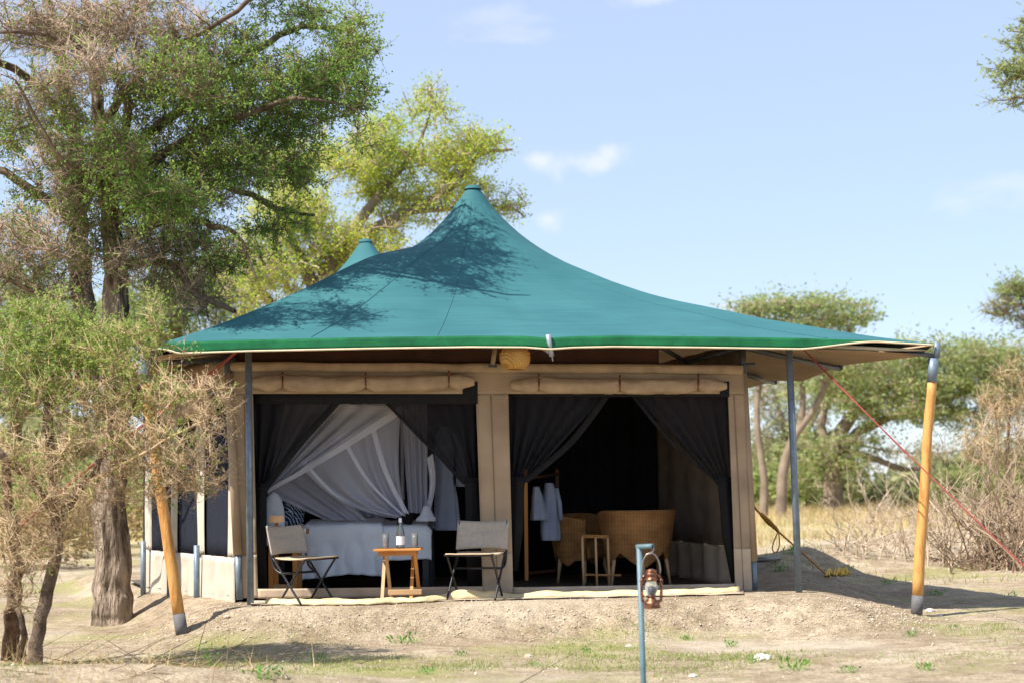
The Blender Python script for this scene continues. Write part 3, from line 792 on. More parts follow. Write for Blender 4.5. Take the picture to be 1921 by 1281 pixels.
for u, zt in ((.33, .72), (.63, .70), (.95, .72)):
    mb = MB(); mb.tube([S(u, .10, .06), S(u, zt, .06)], .028, 10); mb.build('side_post', 'grey_steel', tent)
# ---- right side wall, back wall, floor and dark inner curtains
RB = Vector((1.55, 17.6, 0))
def RW(u, z): return Vector((lerp(WB.x - .02, RB.x, u), lerp(WB.y + .03, RB.y, u), z))
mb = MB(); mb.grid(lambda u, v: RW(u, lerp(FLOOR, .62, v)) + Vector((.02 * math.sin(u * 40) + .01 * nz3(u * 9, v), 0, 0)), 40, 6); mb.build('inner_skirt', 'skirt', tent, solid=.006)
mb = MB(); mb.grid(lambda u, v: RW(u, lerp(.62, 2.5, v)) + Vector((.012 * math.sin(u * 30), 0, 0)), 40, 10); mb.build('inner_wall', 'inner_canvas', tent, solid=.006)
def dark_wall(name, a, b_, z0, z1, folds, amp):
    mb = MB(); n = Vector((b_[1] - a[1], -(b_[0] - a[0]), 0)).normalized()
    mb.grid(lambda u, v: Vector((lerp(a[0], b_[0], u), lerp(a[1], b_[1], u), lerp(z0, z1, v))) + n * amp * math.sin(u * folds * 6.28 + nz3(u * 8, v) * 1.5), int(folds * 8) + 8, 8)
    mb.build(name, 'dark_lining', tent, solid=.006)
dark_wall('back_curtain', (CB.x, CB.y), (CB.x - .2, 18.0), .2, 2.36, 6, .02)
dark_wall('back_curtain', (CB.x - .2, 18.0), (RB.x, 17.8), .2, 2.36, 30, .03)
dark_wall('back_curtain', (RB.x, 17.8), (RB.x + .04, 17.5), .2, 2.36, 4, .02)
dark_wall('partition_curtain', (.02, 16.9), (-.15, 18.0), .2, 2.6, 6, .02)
mb = MB()
mb.add([WA + Vector((0, .02, .012)), WB + Vector((0, .02, .012)), Vector((RB.x + .05, 18.1, FLOOR + .01)), Vector((CB.x - .5, 18.35, FLOOR + .01)), Vector((CB.x, CB.y, FLOOR + .01))], [(0, 1, 2, 3, 4)])
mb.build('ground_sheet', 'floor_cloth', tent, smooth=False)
# canvas flap lying along the foot of the front wall
mb = MB()
flap_px = [(500, 1126), (600, 1127), (700, 1126), (800, 1121), (850, 1118), (905, 1116), (1000, 1114), (1100, 1111), (1200, 1110), (1300, 1108), (1386, 1104)]
def ff(u, v):
    i = u * (len(flap_px) - 1); k = min(int(i), len(flap_px) - 2); t = i - k
    x = lerp(flap_px[k][0], flap_px[k + 1][0], t); y = lerp(flap_px[k][1], flap_px[k + 1][1], t)
    p = PZ(x, y, FLOOR + .03); p.y += lerp(.05, -.08, v) + .03 * nz3(x * .012, 4.)
    hump = .038 * math.sin(v * math.pi) * (1 + .8 * nz3(x * .02, 1.)) + (.05 * math.exp(-((x - 875) / 30) ** 2) * math.sin(v * math.pi))
    return Vector((p.x, p.y, max(FLOOR + .006, .0) + hump + .010 * nz3(x * .06, v * 2)))
mb.grid(ff, 120, 10); mb.build('ground_flap', 'ground_flap', tent, solid=.01)

mb = MB(); mb.grid(lambda u, v: (lambda q: Vector((q.x, q.y, FLOOR + .008 + .006 * nz3(q.x * 5, q.y * 5))))(W(lerp(470, 1395, u), 1110, lerp(.015, .52, v))), 60, 8); mb.build('porch_sheet', 'skirt', tent, solid=.004)
# ---- steel support poles under the front edge and the orange corner poles
mb = MB(); mb.tube([P(466, 652, 14.30), P(470, 1140, 14.30)], .030, 12); mb.build('support_pole', 'grey_steel', tent)
mb = MB(); mb.tube([P(1480, 648, 14.55), P(1499, 1110, 14.6)], .031, 12); mb.build('support_pole', 'grey_steel', tent)
def corner_pole(top, bot, lab):
    t = P(*top); g = ground_at(*bot); g.z -= .02
    pts = [t.lerp(g, k / 14) + Vector((.012 * nz3(k * .4, t.x), .012 * nz3(k * .4, t.y + 5), 0)) for k in range(15)]
    mb = MB(); mb.tube(pts[1:14], [.041 + .009 * (k / 12) + .003 * nz3(k * .7, 2.) for k in range(13)], 14)
    o = mb.build('corner_pole', 'orange_pole', tent, label=lab)
    mb = MB(); mb.tube([t, pts[1] + (pts[2] - pts[1]) * .3], .046, 14); mb.build('pole_cap', 'grey_steel', o)
    mb = MB(); mb.tube([pts[13] - (pts[14] - pts[13]) * .15, pts[14]], .0515, 14); mb.build('pole_shoe', 'pole_shoe', o)
corner_pole((1751, 672, 14.43), (1718, 1152), 'orange wooden pole at the right canopy corner')
corner_pole((266, 672, 13.72), (341, 1186), 'leaning orange wooden pole at the left canopy corner')

# ================================================================== THINGS IN THE TENT
# draped cloth between a top and a bottom line
def drape(top, bot, folds, amp, nu=60, nv=24, bow=0., ph=0., sag=0.):
    T = [P(*p) for p in top]; Bt = [P(*p) for p in bot]
    mb = MB()
    def f(u, v):
        p = polyl(T, u).lerp(polyl(Bt, u), v)
        en = .35 + .65 * math.sin(min(v * 1.2, 1) * math.pi * .5)
        p = p + Vector((0, 1, 0)) * (amp * en * math.sin(u * folds * 6.283 + ph + 1.2 * nz3(u * 3, v * 1.5, ph)))
        p = p + Vector((bow, 0, -sag)) * math.sin(v * math.pi)
        return p
    mb.grid(f, nu, nv)
    return mb
# --- black tie-back curtains of the two openings
def curtain(label, sheets, hem, tail, tie):
    c = thing('tied_curtain', P(*tail[-1][:3]), label, 'curtain', 'black tied back net curtains')
    for top, bot, fo in sheets:
        drape(top, bot, fo, .025, 50, 26).build('net_panel', 'curtain_net', c)
    mb = MB(); pts = smooth_path([P(*h) for h in hem], 24)
    mb.grid(lambda u, v: polyl(pts, u) + Vector((lerp(-.03, .03, v), 0, lerp(.012, -.012, v))), 24, 2); mb.build('hem', 'curtain_hem', c, solid=.006)
    rows = [(P(x, y, D), Vector((w, 0, 0)), Vector((0, d, 0)), .16, y * .01) for x, y, D, w, d in tail]
    mb = MB(); mb.loft(rows, 20); mb.build('tail', 'curtain_hem', c)
    mb = MB(); mb.lathe([(.055, -.015), (.062, 0), (.055, .015)], 16, P(*tie)); mb.build('tie_band', 'curtain_hem', c)
D1 = 14.83
curtain('black net curtain tied back at the left edge of the bed opening', [(((472, 735, D1), (632, 752, D1)), ((484, 918, D1), (500, 918, D1)), 5)],
        [(634, 752, D1 - .02), (560, 835, D1 - .02), (497, 916, D1 - .02)],
        [(492, 905, D1, .05, .04), (490, 930, D1, .045, .04), (489, 1000, D1, .05, .045), (490, 1100, D1, .055, .05)], (492, 916, D1))
D2 = 14.92
curtain('black net curtain tied back beside the centre panel over the robe', [(((724, 752, D2), (890, 735, D2)), ((868, 908, D2), (893, 908, D2)), 6)],
        [(722, 752, D2 - .02), (800, 832, D2 - .02), (872, 905, D2 - .02)],
        [(884, 895, D2, .055, .05), (884, 920, D2, .05, .05), (887, 1000, D2, .06, .05), (893, 1098, D2, .065, .05)], (884, 908, D2))
D3 = 15.0
curtain('black net curtain tied back on the clothes rack side', [(((953, 738, D3), (1135, 742, D3)), ((958, 905, D3), (985, 905, D3)), 6)],
        [(1137, 742, D3 - .02), (1070, 830, D3 - .02), (984, 903, D3 - .02)],
        [(970, 893, D3, .075, .05), (970, 915, D3, .06, .05), (968, 1000, D3, .055, .05), (965, 1070, D3, .03, .04)], (970, 906, D3))
D4 = 15.05
curtain('black net curtain tied back at the right edge of the wicker chair opening', [(((1190, 742, D4), (1364, 740, D4)), ((1345, 908, D4), (1370, 905, D4)), 6)],
        [(1188, 742, D4 - .02), (1270, 840, D4 - .02), (1348, 905, D4 - .02)],
        [(1358, 893, D4, .065, .05), (1359, 915, D4, .055, .05), (1368, 1000, D4, .06, .05), (1378, 1092, D4, .025, .04)], (1358, 907, D4))
# black fabric band over the openings, behind the flaps
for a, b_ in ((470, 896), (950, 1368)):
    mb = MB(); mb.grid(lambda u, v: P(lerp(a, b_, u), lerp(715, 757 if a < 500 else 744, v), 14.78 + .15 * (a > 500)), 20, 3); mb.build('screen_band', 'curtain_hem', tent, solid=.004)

# --- bed
bedc = PZ(660, 1103, FLOOR); bed = thing('bed', Vector((P(660, 1100, 16.2).x, 16.2, FLOOR)), 'bed with white duvet behind the mosquito net', 'bed')
bx0, bx1 = P(520, 1000, 15.9).x, P(803, 1000, 15.8).x
by0, by1 = 15.82, 17.0
mb = MB()
for x in (bx0 + .05, bx1 - .03):
    for y in (by0 + .05, by1 - .05):
        mb2 = MB(); mb2.box((x, y, FLOOR + .24), (.06, .06, .46)); mb2.build('leg', 'black_tube', bed, smooth=False)
mb.box(((bx0 + bx1) / 2, (by0 + by1) / 2, FLOOR + .36), (bx1 - bx0 - .02, by1 - by0 - .02, .10)); mb.build('bed_frame', 'dark_wood', bed, smooth=False)
mb = MB(); mb.box(((bx0 + bx1) / 2, (by0 + by1) / 2, FLOOR + .50), (bx1 - bx0 - .03, by1 - by0, .20)); mb.build('mattress', 'white_cotton', bed, bevel=.04)
def duvet(x0, x1, ztop, drop_z, y0, y1, seed, name):
    mb = MB()
    def f(u, v):
        x = lerp(x0, x1, u)
        # v: runs from the front hem, up the side, across the top
        if v < .45:
            t = v / .45; z = lerp(drop_z, ztop - .05, t); y = y0 - .035
            out = .028 * math.sin(u * 17 + seed) * (1 - t) + .03 * nz3(x * 3, z * 3, seed)
            y += -abs(out) * 1.0; z += (1 - t) * .03 * nz3(x * 2.2, seed)
        elif v < .55:
            t = (v - .45) / .1; an = t * math.pi / 2
            y = y0 - .035 + .05 * (1 - math.cos(an)); z = ztop - .05 + .05 * math.sin(an)
        else:
            t = (v - .55) / .45; y = lerp(y0 + .015, y1, t); z = ztop + .03 * math.sin(t * math.pi)
        z += .018 * nz3(x * 3.1, y * 2.5, seed) + .008 * nz3(x * 9, y * 7, seed)
        e = min(u, 1 - u); r = .06
        w = max(0, 1 - e / .05)
        z -= .05 * w * w * (1 if v > .45 else .3)
        return Vector((x, y + .012 * nz3(x * 6, z * 6, seed + 3), z))
    mb.grid(f, 60, 44); return mb.build(name, 'white_cotton', bed, solid=.02)
zt = .88
duvet(P(566, 1000, 15.8).x, P(718, 1000, 15.8).x, zt, P(650, 1080, 15.75).z, by0 - .015, by1 - .05, 3, 'blanket')
duvet(P(600, 1000, 15.8).x, bx1 + .03, zt - .03, P(760, 1050, 15.8).z, by0 + .02, by1 - .02, 8, 'duvet')
# rounded headboard cushion
mb = MB(); hb = []
for k in range(17):
    t = k / 16
    w = .11 * math.sqrt(max(0, 1 - max(0, (t - .35) / .65) ** 2)) + .003
    hb.append((P(517, lerp(1010, 922, t), 15.95) + Vector((-.02 + .02 * 0, 0, 0)), Vector((w, 0, 0)), Vector((0, .05 + w * .2, 0)), .0, 0))
mb.loft(hb, 20); mb.build('headboard', 'white_cotton', bed)
# cushions
def cushion(name, c, w, h, d, rz, ry, m, label):
    mb = MB(Matrix.Translation(c) @ Matrix.Rotation(rz, 4, 'Z') @ Matrix.Rotation(ry, 4, 'Y'))
    n = 18
    def f(sgn):
        def g(u, v):
            a, b2 = u * 2 - 1, v * 2 - 1
            th = (max(0, (1 - a ** 4) * (1 - b2 ** 4))) ** .6
            pin = 1 - .10 * (1 - a * a) * b2 * b2 - .0
            pin2 = 1 - .10 * (1 - b2 * b2) * a * a
            return (a * w / 2 * pin2, sgn * d / 2 * th, b2 * h / 2 * pin)
        return g
    mb.grid(f(-1), n, n); mb.grid(f(1), n, n)
    return mb.build(name, m, None, origin=c, label=label, cat='cushion')
cushion('cushion', P(552, 956, 16.1), .24, .36, .13, .5, .18, 'print_cushion', 'navy cushion with white feather print propped at the head of the bed')
cushion('cushion', P(757, 958, 15.86), .27, .22, .14, .1, .45, 'black_cushion', 'plain black cushion at the foot of the bed under the net knot')

# --- mosquito net
net = thing('mosquito_net', P(700, 975, 15.75), 'white mosquito net gathered in swags over the bed', 'mosquito net')
drape(((535, 757, 15.65), (640, 757, 15.65), (748, 764, 15.65)), ((499, 918, 15.7), (501, 920, 15.7), (505, 921, 15.7)), 5, .03, 70, 26).build('side_swag', 'net_white', net)
mb = MB(); pts = smooth_path([P(752, 768, 15.63), P(690, 808, 15.63), (P(620, 852, 15.63)), P(560, 888, 15.66), P(502, 920, 15.68)], 30)
mb.grid(lambda u, v: polyl(pts, u) + Vector((0, .015 * math.sin(u * 20), lerp(.045, -.045, v) * (1 - .6 * u))), 30, 4); mb.build('hem_band', 'net_hem', net)
drape(((560, 870, 15.72), (640, 815, 15.72), (700, 790, 15.72), (752, 768, 15.72)), ((742, 972, 15.7), (750, 968, 15.7), (758, 966, 15.7), (764, 962, 15.7)), 5, .035, 90, 34, sag=.10, bow=-.05).build('side_swag', 'net_white', net)
drape(((630, 758, 16.3), (700, 760, 16.3), (755, 765, 16.3)), ((640, 968, 16.4), (700, 970, 16.4), (760, 970, 16.4)), 7, .04, 70, 20).build('rear_panel', 'net_white', net)
for a, b_, c_ in (((568, 862), (640, 935), (748, 968)), ((640, 815), (690, 900), (756, 966)), ((697, 790), (722, 880), (762, 962))):
    mb = MB(); pts = smooth_path([P(*a, 15.69), P(*b_, 15.66), P(*c_, 15.67)], 20)
    mb.grid(lambda u, v: polyl(pts, u) + Vector((lerp(-.03, .03, v), .012 * math.sin(v * 3.14), lerp(.012, -.012, v))) , 20, 4); mb.build('fold', 'net_hem', net)
drape(((752, 762, 15.75), (802, 758, 15.75)), ((766, 960, 15.75), (802, 964, 15.75)), 4, .04, 50, 24).build('end_panel', 'net_white', net)
drape(((800, 860, 15.72), (812, 850, 15.72)), ((796, 962, 15.72), (806, 962, 15.72)), 1, .03, 14, 14, bow=.04).build('end_panel', 'net_hem', net)
mb = MB(); mb.loft([(P(800, y, 15.7), Vector((w, 0, 0)), Vector((0, w * .8, 0)), .15, y * .1) for y, w in ((948, .03), (958, .045), (966, .06), (972, .085), (977, .09))], 18); mb.build('knot', 'net_hem', net)
drape(((500, 925, 15.95), (575, 872, 15.95)), ((610, 975, 15.95), (690, 975, 15.95)), 3, .03, 40, 20).build('rear_panel', 'net_white', net)
drape(((535, 757, 15.8), (800, 757, 15.8)), ((535, 776, 15.8), (800, 776, 15.8)), 9, .02, 60, 4).build('top_band', 'net_hem', net)
for x, y0_, y1_ in ((746, 775, 985), (806, 800, 1103)):
    mb = MB(); mb.tube([P(x, y0_, 15.85), P(x + 3, y1_, 15.85)], .022, 8); mb.build('net_post', 'dark_steel', net)
mb = MB(); mb.tube([P(535, 756, 15.8), P(806, 756, 15.83)], .015, 8); mb.build('net_rail', 'dark_steel', net)

# --- nightstand with lamp
ns = thing('nightstand', P(530, 1100, 15.3), 'orange wood nightstand with white cloth behind the left camp chair', 'nightstand')
nsD = 15.25
for x in (508, 553):
    for dd in (0, .32):
        mb = MB(); a = P(x, 1004, nsD); b_ = P(x + 1, 1106, nsD); a.y += dd; b_.y += dd; b_.z = FLOOR + .012
        mb.bar(a, b_, .042, .042); mb.build('leg', 'orange_wood', ns, smooth=False)
mb = MB(); mb.bar(P(508, 1099, nsD - .005), P(553, 1099, nsD - .005), .03, .035); mb.build('rail', 'pale_wood', ns, smooth=False)
c = P(531, 1000, nsD); mb = MB(); mb.box((c.x, c.y + .16, c.z + .01), (.40, .40, .05)); mb.build('table_top', 'orange_wood', ns, smooth=False, bevel=.006)
mb = MB()
def cl(u, v):
    x = lerp(-.215, .215, u); 
    if v < .3: y = -.215; z = lerp(-.09 - .02 * math.sin(u * 9), .042, v / .3)
    else: y = lerp(-.215, .21, (v - .3) / .7); z = .042
    return Vector((c.x + x, c.y + .16 + y + .01 * math.sin(u * 14) * (v < .3), c.z + z))
mb.grid(cl, 30, 14); mb.build('cloth', 'white_cotton', ns, solid=.006)
lc = P(519, 990, nsD + .1); lc.z = c.z + .05
tl = thing('table_lamp', lc, 'table lamp with square cream shade on the nightstand', 'lamp')
mb = MB(); mb.lathe([(.0, 0), (.05, 0), (.05, .015), (.014, .025), (.014, .06)], 20, lc); mb.build('lamp_base', 'orange_wood', tl)
mb = MB(); sh_top = P(519, 967, nsD + .1).z
mb.lathe([(.068, .05), (.066, sh_top - lc.z), (.060, sh_top - lc.z + .002), (.062, .05)], 28, lc); mb.build('lamp_shade', 'lamp_shade', tl, auto=40)

# --- camp chairs
def camp_chair(loc, rz, label):
    t = thing('camp_chair', loc, label, 'chair', 'folding camp chairs outside the tent')
    Mx = Matrix.Translation(loc) @ Matrix.Rotation(rz, 4, 'Z')     # faces local -y
    w = .225
    for sx in (-1, 1):
        x = sx * w
        mb = MB(Mx); mb.tube(smooth_path([(x, .235, .67), (x, .20, .50), (x, .165, .34), (x, .12, .285), (x * .96, .06, .262)], 16), .011, 8); mb.build('back_upright', 'black_tube', t)
        mb = MB(Mx); mb.tube(smooth_path([(x * .97, .17, .385), (x * .97, .15, .37), (x * .97, -.02, .16), (x * .97, -.15, .0)], 14), .010, 8); mb.build('leg', 'black_tube', t)
        mb = MB(Mx); mb.tube(smooth_path([(x * .9, -.19, .385), (x * .9, -.16, .36), (x * .9, .0, .16), (x * .9, .125, .0)], 14), .010, 8); mb.build('leg', 'black_tube', t)
    mb = MB(Mx); mb.tube([(-w * .96, .06, .262), (w * .96, .06, .262)], .010, 8); mb.build('stretcher', 'black_tube', t)
    for y in (-.19, .17):
        mb = MB(Mx); mb.tube([(-w, y, .385), (w, y, .385)], .010, 8); mb.build('seat_rail', 'black_tube', t)
    mb = MB(Mx); mb.grid(lambda u, v: (lerp(-w * .93, w * .93, u), lerp(-.205, .185, v), .397 - .022 * math.sin(v * math.pi) * (1 - .4 * (2 * u - 1) ** 2) + .002 * nz3(u * 6, v * 6)), 16, 16)
    mb.build('seat', 'seat_canvas', t, solid=.012)
    mb = MB(Mx); mb.grid(lambda u, v: (lerp(-w - .014, w + .014, u), lerp(.175, .238, v) - .008 + .045 * math.sin(u * math.pi), lerp(.42, .675, v) - (.012 if v > .5 else -.01) * math.sin(u * math.pi)), 20, 10)
    mb.build('backrest', 'chair_canvas', t, solid=.014)
    return t
p = PZ(585, 1119, FLOOR + .004); p.y = 14.35; p.x = P(572, 1100, 14.35).x; p.z = FLOOR
camp_chair(p, math.radians(56), 'left camp chair with grey canvas back turned towards the small table')
p = Vector((P(893, 1100, 14.35).x, 14.38, FLOOR + .008))
camp_chair(p, math.radians(-17), 'right camp chair with grey canvas back in front of the centre panel')

# --- folding camp table with bottle and glasses
td = 14.32
tloc = Vector((P(748, 1100, td).x, td, FLOOR + .003))
tt_ = thing('camp_table', tloc, 'small folding orange wood table between the camp chairs', 'table')
ztop = P(745, 1028, td).z - tloc.z
Mt = Matrix.Translation(tloc)
for k in range(5):
    mb = MB(Mt); mb.box((0, -.15 + k * .075, ztop - .008), (.41, .066, .016)); mb.build('slat', 'orange_wood', tt_, smooth=False, bevel=.003)
mb = MB(Mt); mb.box((0, -.13, ztop - .037), (.33, .018, .040)); mb.build('apron', 'orange_wood', tt_, smooth=False, bevel=.002)
mb = MB(Mt); mb.box((0, .13, ztop - .037), (.33, .018, .040)); mb.build('apron', 'orange_wood', tt_, smooth=False, bevel=.002)
for sx in (-1, 1):
    x = sx * .125
    mb = MB(Mt); mb.bar((x - .0, .14, ztop - .02), (x - .012 * 1, -.13, .0), .028, .02); mb.build('leg', 'pale_wood' if sx < 0 else 'orange_wood', tt_, smooth=False)
    mb = MB(Mt); mb.bar((x + .026, -.13, ztop - .02), (x + .05, .12, .0), .028, .02); mb.build('leg', 'pale_wood' if sx < 0 else 'orange_wood', tt_, smooth=False)
mb = MB(Mt); mb.box((.06, -.105, .085), (.29, .022, .045)); mb.build('stretcher', 'pale_wood', tt_, smooth=False, bevel=.003)
tz = tloc.z + ztop + .001
bo = thing('bottle', Vector((P(751, 1000, td).x, td, tz)), 'clear water bottle with white label between the glasses', 'bottle')
bl = Vector(bo.location)
mb = MB(); mb.lathe([(.0, .0), (.034, .0), (.036, .01), (.036, .13), (.030, .165), (.016, .195), (.013, .24)], 24, bl); mb.build('body', 'bottle_glass', bo)
mb = MB(); mb.lathe([(.0368, .03), (.0368, .105)], 24, bl); mb.build('label_band', 'bottle_label', bo)
mb = MB(); mb.lathe([(.0145, .225), (.0145, .262), (.0, .264)], 16, bl); mb.build('cap', 'white_glass', bo)
for x, side in ((723, 'left'), (778, 'right')):
    gl = Vector((P(x, 1010, td).x, td + .02, tz))
    mb = MB(); mb.lathe([(.0, .002), (.024, .002), (.026, .01), (.030, .13), (.028, .13), (.0235, .014), (.0, .012)], 24, gl)
    mb.build('glass', 'clear_glass', None, origin=gl, label=f'tall drinking glass to the {side} of the bottle on the small table', cat='glass', group='glasses on the camp table')

# --- robes and clothes
def garment(name, label, rows, D, m, parts=(), cat='robe', rip=.09, group=None, depth=.06):
    t = thing(name, P(rows[-1][0] / 2 + rows[-1][1] / 2, rows[-1][2], D), label, cat, group)
    rr = []
    for k, (xl, xr, y) in enumerate(rows):
        a = P(xl, y, D); b_ = P(xr, y, D)
        rr.append(((a + b_) / 2, (b_ - a) / 2, Vector((0, depth, 0)), rip * min(1, k * .35), y * .02))
    # refine rows
    fine = []
    for i in range(len(rr) - 1):
        for s_ in range(4):
            t_ = s_ / 4; A, B_ = rr[i], rr[i + 1]
            fine.append((A[0].lerp(B_[0], t_), A[1].lerp(B_[1], t_), A[2], lerp(A[3], B_[3], t_), lerp(A[4], B_[4], t_)))
    fine.append(rr[-1])
    mb = MB(); mb.loft(fine, 40); mb.build('body', m, t)
    for pn, pr in parts:
        rr = [(P(x, y, D - .03), Vector((w, 0, 0)), Vector((0, w * .8, 0)), .06, y * .03) for x, y, w in pr]
        mb = MB(); mb.loft(rr, 16); mb.build(pn, m, t)
    return t
garment('bathrobe', 'white bathrobe hanging beside the foot of the bed', [(826, 842, 800), (818, 850, 815), (816, 853, 850), (819, 851, 895), (817, 857, 935), (815, 861, 975), (815, 864, 994)], 16.25, 'robe_cotton',
        (('sleeve', [(852, 812, .04), (862, 840, .05), (866, 880, .055), (866, 912, .06)]), ('belt', [(818, 893, .02), (834, 896, .02), (850, 893, .02)])))
garment('bathrobe', 'pale robe hanging on the clothes rack in the dark right room', [(1022, 1038, 905), (1019, 1045, 925), (1016, 1047, 960), (1014, 1050, 1000), (1016, 1050, 1013)], 16.2, 'robe_cotton', (('sleeve', [(1044, 915, .02), (1050, 945, .022), (1052, 975, .02)]),))
garment('shirt', 'short pale shirt hanging at the left end of the clothes rack', [(1000, 1012, 912), (998, 1018, 930), (997, 1024, 955), (996, 1030, 975)], 16.1, 'robe_cotton', cat='shirt', rip=.14)
rk = thing('clothes_rack', P(1015, 1090, 16.1), 'dark wooden clothes rack in the right room', 'clothes rack')
for x, yb in ((988, 1088), (1047, 1075)):
    mb = MB(); mb.bar(P(x - 2, 880, 16.05 if x < 1000 else 16.4), P(x, yb, 16.05 if x < 1000 else 16.4), .035, .035); mb.build('post', 'dark_wood' if x > 1000 else 'orange_wood', rk, smooth=False)
mb = MB(); mb.tube([P(984, 898, 16.05), P(1050, 888, 16.4)], .014, 8); mb.build('rail', 'dark_wood', rk)
mb = MB(); mb.bar(P(986, 1075, 16.05), P(1047, 1068, 16.4), .05, .025); mb.build('rail', 'dark_wood', rk, smooth=False)

# --- wicker tub chairs and side table in the right room
def wicker_chair(loc, rz, label, R=.365, H=.70):
    t = thing('wicker_chair', loc, label, 'armchair', 'wicker tub chairs')
    Mx = Matrix.Translation(loc) @ Matrix.Rotation(rz, 4, 'Z')     # open side at local -y
    def low(an):          # lower edge of the shell: arches between the legs
        d = an / math.pi
        return .20 + .12 * math.cos(2 * an) * .0 + .13 * abs(math.sin(an * 1.5)) ** .8 - .0
    A0 = math.radians(128)
    mb = MB(Mx)
    def f(u, v):
        an = lerp(-A0, A0, u); e = abs(an) / A0
        top = H - .05 * sm(.5, 1, e)
        lo = .17 + .15 * (1 - abs(math.cos(an * 2.1))) ** .7 if e < .82 else .17 + .15 * (1 - abs(math.cos(.82 * A0 * 2.1))) ** .7
        z = lerp(lo, top, v); r = R * (.68 + .32 * (z / H) ** 1.1)
        return (r * math.sin(an), r * math.cos(an), z)
    mb.grid(f, 72, 22); mb.build('shell', 'wicker', t, solid=.03)
    mb = MB(Mx); mb.tube([f(k / 60, 1) for k in range(61)], .020, 8); mb.build('rim', 'wicker', t)
    mb = MB(Mx); mb.lathe([(.0, .34), (R * .72, .34), (R * .76, .36), (R * .74, .40), (0, .405)], 32); mb.build('seat', 'wicker', t)
    mb = MB(Mx); mb.grid(lambda u, v: (lerp(-.24, .24, u), -.20 - .05 * math.sin(u * math.pi), lerp(.25, .36, v)), 12, 3); mb.build('front_apron', 'wicker', t, solid=.02)
    for an in (-125, -75, 0, 75, 125):
        a = math.radians(an); r = R * .76
        if abs(an) == 75: continue
        mb = MB(Mx); mb.tube([(r * math.sin(a), r * math.cos(a), .36), (r * 1.0 * math.sin(a), r * 1.0 * math.cos(a), .17), (r * 1.14 * math.sin(a), r * 1.14 * math.cos(a), 0)], [.024, .020, .013], 8); mb.build('leg', 'pale_wood', t)
    for an in (-62, 62):
        a = math.radians(an); r = R * .76
        mb = MB(Mx); mb.tube([(r * math.sin(a), r * math.cos(a), .30), (r * 1.16 * math.sin(a), r * 1.16 * math.cos(a), 0)], [.020, .012], 8); mb.build('leg', 'pale_wood', t)
    return t
p = Vector((P(1197, 1080, 15.8).x, 15.8, FLOOR + .012))
wicker_chair(p, math.radians(186), 'large wicker tub chair with its curved back to the camera')
p = Vector((P(1094, 1080, 16.3).x, 16.45, FLOOR + .012))
wicker_chair(p, math.radians(58), 'wicker tub chair partly hidden behind the small slim table', R=.33, H=.66)
st = thing('side_table', Vector((P(1112, 1095, 15.75).x, 15.75, FLOOR + .012)), 'slim wooden side table beside the wicker chairs', 'table')
for x in (1092, 1117, 1140):
    mb = MB(); a = P(x, 1006, 15.35 if x != 1140 else 15.4); b_ = Vector((a.x + .005, a.y, FLOOR + .012)); mb.tube([a, b_], .012, 8); mb.build('leg', 'pale_wood', st)
mb = MB(); mb.bar(P(1090, 1005, 15.35), P(1142, 1006, 15.4), .022, .03); mb.build('rail', 'wicker', st, smooth=False)
mb = MB(); mb.bar(P(1092, 1077, 15.35), P(1165, 1078, 15.38), .02, .018); mb.build('rail', 'wicker', st, smooth=False)

# --- woven pendant lamp under the canopy
pc = P(966, 671, 13.99)
pl = thing('pendant_lamp', pc - Vector((0, 0, .10)), 'round woven straw pendant lamp hanging under the canopy edge', 'lamp')
prof_ = []
for k in range(21):
    an = math.radians(lerp(-58, 56, k / 20)); prof_.append((.130 * math.cos(an) ** .75, .112 * math.sin(an)))
mb = MB(); mb.lathe(prof_, 36, pc); mb.build('lamp_shade', 'straw_weave', pl, solid=.006)
mb = MB(); mb.lathe([(.128, .028), (.133, .034), (.133, .040), (.128, .046)], 36, pc); mb.build('band', 'straw_weave', pl)
mb = MB(); mb.lathe([(.075, -.094), (.083, -.099), (.080, -.090)], 28, pc); mb.build('lower_rim', 'straw_weave', pl)
mb = MB(); mb.tube([pc + Vector((0, 0, .09)), pc + Vector((0, 0, .155))], .005, 6); mb.build('cord', 'black_tube', pl)

# --- lantern on its post in the foreground
LD = 9.8
lp = thing('lantern_post', Vector((P(1206, 1281, LD).x, LD, GZ(P(1206, 1281, LD).x, LD))), 'slim blue grey steel post with a short arm in the foreground', 'post')
top = P(1199, 1024, LD); botp = Vector((P(1207, 1281, LD).x + .003, LD, 0)); botp.z = GZ(botp.x, LD) - .05
mb = MB(); mb.tube([top + Vector((0, 0, -.002)), P(1207, 1281, LD), botp], .0170, 12); mb.build('upright', 'lantern_pole', lp)
armend = P(1224, 1024, LD - .10)
mb = MB(); mb.tube([top + Vector((-.010, .01, -.004)), armend], .0155, 12); mb.build('arm', 'lantern_pole', lp)
mb = MB(); mb.tube([armend + Vector((0, -.0005, 0)), armend + (armend - top).normalized() * .0015], .0105, 12); mb.build('arm_bore', 'black_tube', lp)
lx = P(1222, 1100, LD - .09)
la = thing('hurricane_lantern', P(1222, 1139, LD - .09), 'copper hurricane lantern hanging from the foreground post', 'lantern')
px = LD / FPX
def lz(y): return P(1222, y, LD - .09).z
cx, cy = lx.x, lx.y
def ring(r, y, w, m, name='ring'):
    mb = MB(); mb.lathe([(r - w, lz(y) - w), (r, lz(y)), (r - w, lz(y) + w)], 24, (cx, cy, 0)); mb.build(name, m, la)
mb = MB(); mb.lathe([(.0, lz(1140)), (.050, lz(1140)), (.052, lz(1138)), (.047, lz(1134)), (.050, lz(1131)), (.046, lz(1128)), (.030, lz(1124)), (.022, lz(1121)), (.022, lz(1118)), (.030, lz(1116)), (.0, lz(1116))], 28, (cx, cy, 0)); mb.build('fuel_tank', 'copper', la)
